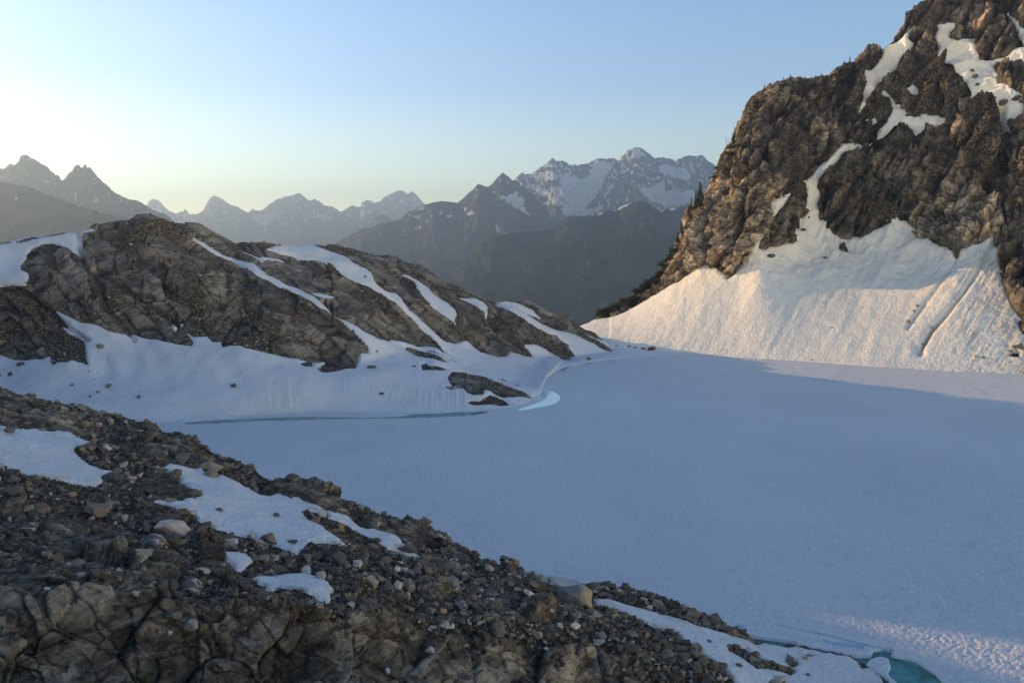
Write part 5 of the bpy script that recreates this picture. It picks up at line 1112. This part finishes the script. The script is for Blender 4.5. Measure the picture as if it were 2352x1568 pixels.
def conifer(seed, slim=0.2):
    r = random.Random(seed); bt = bmesh.new(); tube(bt, (0, 0, -.08), (r.uniform(-.01, .01), 0, .97), .022, .004, 6); mt = bpy.data.meshes.new('trunk'); bt.to_mesh(mt); bt.free(); mt.materials.append(M['bark'])
    bm = bmesh.new(); z = .10
    while z < .98:
        L = slim * (1 - z) ** .75 + .018; nb = 7 if z < .7 else 5
        for k in range(nb):
            if r.random() < .14: continue
            a = r.uniform(0, 6.283); l = L * r.uniform(.55, 1.15); dz = -l * r.uniform(.1, .5); d = Vector((math.cos(a), math.sin(a), 0)); s_ = Vector((-d.y, d.x, 0)); wd = l * .32 + .01
            z0_ = z + r.uniform(-.012, .012); tip = d * l + Vector((0, 0, z0_ + dz)); rt = Vector((0, 0, z0_)); mid = rt.lerp(tip, .55)
            A = bm.verts.new(rt); Bv = bm.verts.new(mid + s_ * wd + Vector((0, 0, -.02))); Cv = bm.verts.new(tip); D = bm.verts.new(mid - s_ * wd + Vector((0, 0, -.02))); E = bm.verts.new(mid + Vector((0, 0, .015)))
            for f in ((A, Bv, E), (Bv, Cv, E), (Cv, D, E), (D, A, E)): bm.faces.new(f)
        z += .038
    me = bpy.data.meshes.new('crown'); bm.to_mesh(me); bm.free(); me.materials.append(M['needles']); return mt, me
CON = [conifer(k, s_) for k, s_ in ((1, .17), (2, .24), (3, .13))]
def snag(seed):
    r = random.Random(seed); bm = bmesh.new(); tube(bm, (0, 0, -.05), (.05, 0, .95), .03, .008)
    for k in range(9):
        z = r.uniform(.35, .92); a = r.uniform(0, 6.283); l = r.uniform(.1, .34); p = Vector((.05 * z, 0, z)); q = p + Vector((math.cos(a) * l, math.sin(a) * l, r.uniform(-.02, .16))); tube(bm, p, q, .009, .004, 4)
    me = bpy.data.meshes.new('dead_tree'); bm.to_mesh(me); bm.free(); me.materials.append(M['deadwood']); return me
SN = [snag(3), snag(8)]
def bush(seed):
    r = random.Random(seed); bm = bmesh.new()
    for k in range(170):
        d = Vector((r.gauss(0, 1), r.gauss(0, 1), abs(r.gauss(0, .8)))).normalized(); c = Vector((d.x, d.y, d.z * .8)) * r.uniform(.45, 1.0) * (1 + .25 * math.sin(3 * d.x + seed) )
        s_ = r.uniform(.10, .22); q = Euler((r.uniform(-1.2, 1.2), r.uniform(-1.2, 1.2), r.uniform(0, 6))).to_matrix()
        vs = [bm.verts.new(c + q @ Vector(p) * s_) for p in ((-1, -.3, 0), (0, -.5, .25), (1, -.1, 0), (.2, .8, .2))]; bm.faces.new(vs[:3]); bm.faces.new((vs[0], vs[2], vs[3]))
    me = bpy.data.meshes.new('shrub'); bm.to_mesh(me); bm.free(); me.materials.append(M['needles']); return me
BU = [bush(k) for k in range(4)]
def tree(k, x, y, h, kind, label, group=None):
    dx, dy = Z(k, [(x, y)])[0]; r = place(dx, dy)
    if r is None: return
    P, _ = r; H_ = h * .3418 / F * P.y * 1.25
    if kind == 's':
        o = bpy.data.objects.new('dead_tree', SN[(x + y) % 2]); COL.objects.link(o); o.location = P; o.scale = (H_,) * 3; o.rotation_euler = (0, random.uniform(-.15, .1), random.uniform(0, 6)); tag(o, label, 'dead tree', group)
    elif kind == 'b':
        o = bpy.data.objects.new('shrub', BU[(x + y) % 4]); COL.objects.link(o); o.location = P - Vector((0, 0, H_ * .15)); o.scale = (H_ * .8, H_ * .7, H_ * .75); o.rotation_euler = (0, 0, random.uniform(0, 6)); tag(o, label, 'shrub', group)
    else:
        e = bpy.data.objects.new('conifer_tree', None); COL.objects.link(e); e.location = P; e.scale = (H_ * (1.15 if h > 60 else 1.0), H_, H_); e.rotation_euler = (random.uniform(-.05, .05), random.uniform(-.05, .05), random.uniform(0, 6)); tag(e, label, 'tree', group)
        for me in CON[(x + y) % 3]:
            o = bpy.data.objects.new(me.name.split('.')[0], me); COL.objects.link(o); o.parent = e
for a in [
 (3,1185,408,40,'t','small dark conifer on the crest below the square rock tooth'), (3,1150,425,22,'t','tiny conifer just left of the one below the square rock tooth'),
 (3,775,528,30,'t','lone tiny conifer on the flat part of the cliff crest'), (3,742,536,18,'t','tiny conifer left of the lone one on the flat crest'),
 (3,605,606,46,'t','slender conifer at the shoulder where the cliff crest steepens'), (3,617,600,38,'s','thin dead spike beside the slender conifer at the cliff shoulder'),
 (3,650,566,28,'s','leaning dead trunk on the crest right of the cliff shoulder'), (3,674,556,24,'s','second dead trunk on the crest right of the cliff shoulder'),
 (3,571,622,18,'t','tiny conifer left of the slender one at the cliff shoulder'), (3,432,866,26,'s','dead spike halfway down the cliff edge'),
 (3,396,938,66,'t','narrow conifer on the cliff edge above the bare snag'), (3,386,944,48,'t','shorter narrow conifer just left of its taller twin on the cliff edge'),
 (3,348,986,50,'s','bare branching snag leaning out from the cliff edge'), (3,364,972,40,'s','straight dead trunk right of the branching snag'),
 (3,160,1392,138,'t','tallest conifer of the dark clump on the cliff edge'), (3,182,1384,124,'t','right conifer of the dark clump on the cliff edge'), (3,136,1402,104,'t','left conifer of the dark clump on the cliff edge'),
 (3,116,1416,70,'t','short conifer at the left foot of the dark clump'), (3,92,1440,56,'t','lowest small conifer left of the dark clump'),
 (3,1550,98,26,'t','tiny conifer high on the mountain edge near the top snow gully'), (3,982,514,16,'t','tiny conifer on the long flat crest, right part'),
 (3,850,528,14,'t','tiny conifer in the middle of the long flat crest'), (3,200,1330,30,'t','small conifer above the dark clump'),
 (3,285,1180,44,'b','dark shrub on a ledge of the cliff edge'), (3,300,1135,28,'b','small shrub above the ledge shrub on the cliff edge'),
 (3,452,975,46,'b','dark green shrub on the cliff face near the bare snag'), (3,395,985,40,'b','shrub at the foot of the narrow conifer pair'),
 (4,44,244,84,'t','conifer on the lower cliff edge under the dark clump'), (4,24,280,62,'t','conifer left of another on the lower cliff edge'), (4,8,320,56,'t','lowest conifer on the cliff edge')]:
    tree(*a)
rs = random.Random(4)
line = [(1810,1272),(1870,1240),(1930,1212),(1990,1182),(2050,1150),(2100,1092),(2150,1062),(2200,1030),(2240,990),(2262,930),(2290,880),(2320,850),(2345,810)]
nb = 0
for (ax, ay), (bx, by) in zip(line[:-1], line[1:]):
    for k in range(7):
        t = rs.random(); o_ = rs.uniform(-2, 34)
        tree(2, int(ax + (bx - ax) * t + o_ * .5), int(ay + (by - ay) * t + o_), rs.uniform(20, 40), 'b' if rs.random() < .8 else 't', 'dark green dwarf conifer or shrub in the row along the low ridge', 'dwarf conifers and shrubs along the low ridge'); nb += 1
for k in range(30):
    x = rs.uniform(250, 1250); tree(3, int(x), int(np.interp(x, [250, 340, 400, 470, 560, 700, 1000, 1250], [1210, 1020, 940, 760, 640, 560, 525, 400]) + rs.uniform(4, 60)), rs.uniform(10, 26), 'b', 'small dark cushion of shrub clinging to the cliff edge', 'small shrubs clinging to the cliff edge')
print('done', time.time() - T0, sum(len(o.data.polygons) for o in bpy.data.objects if o.type == 'MESH'))
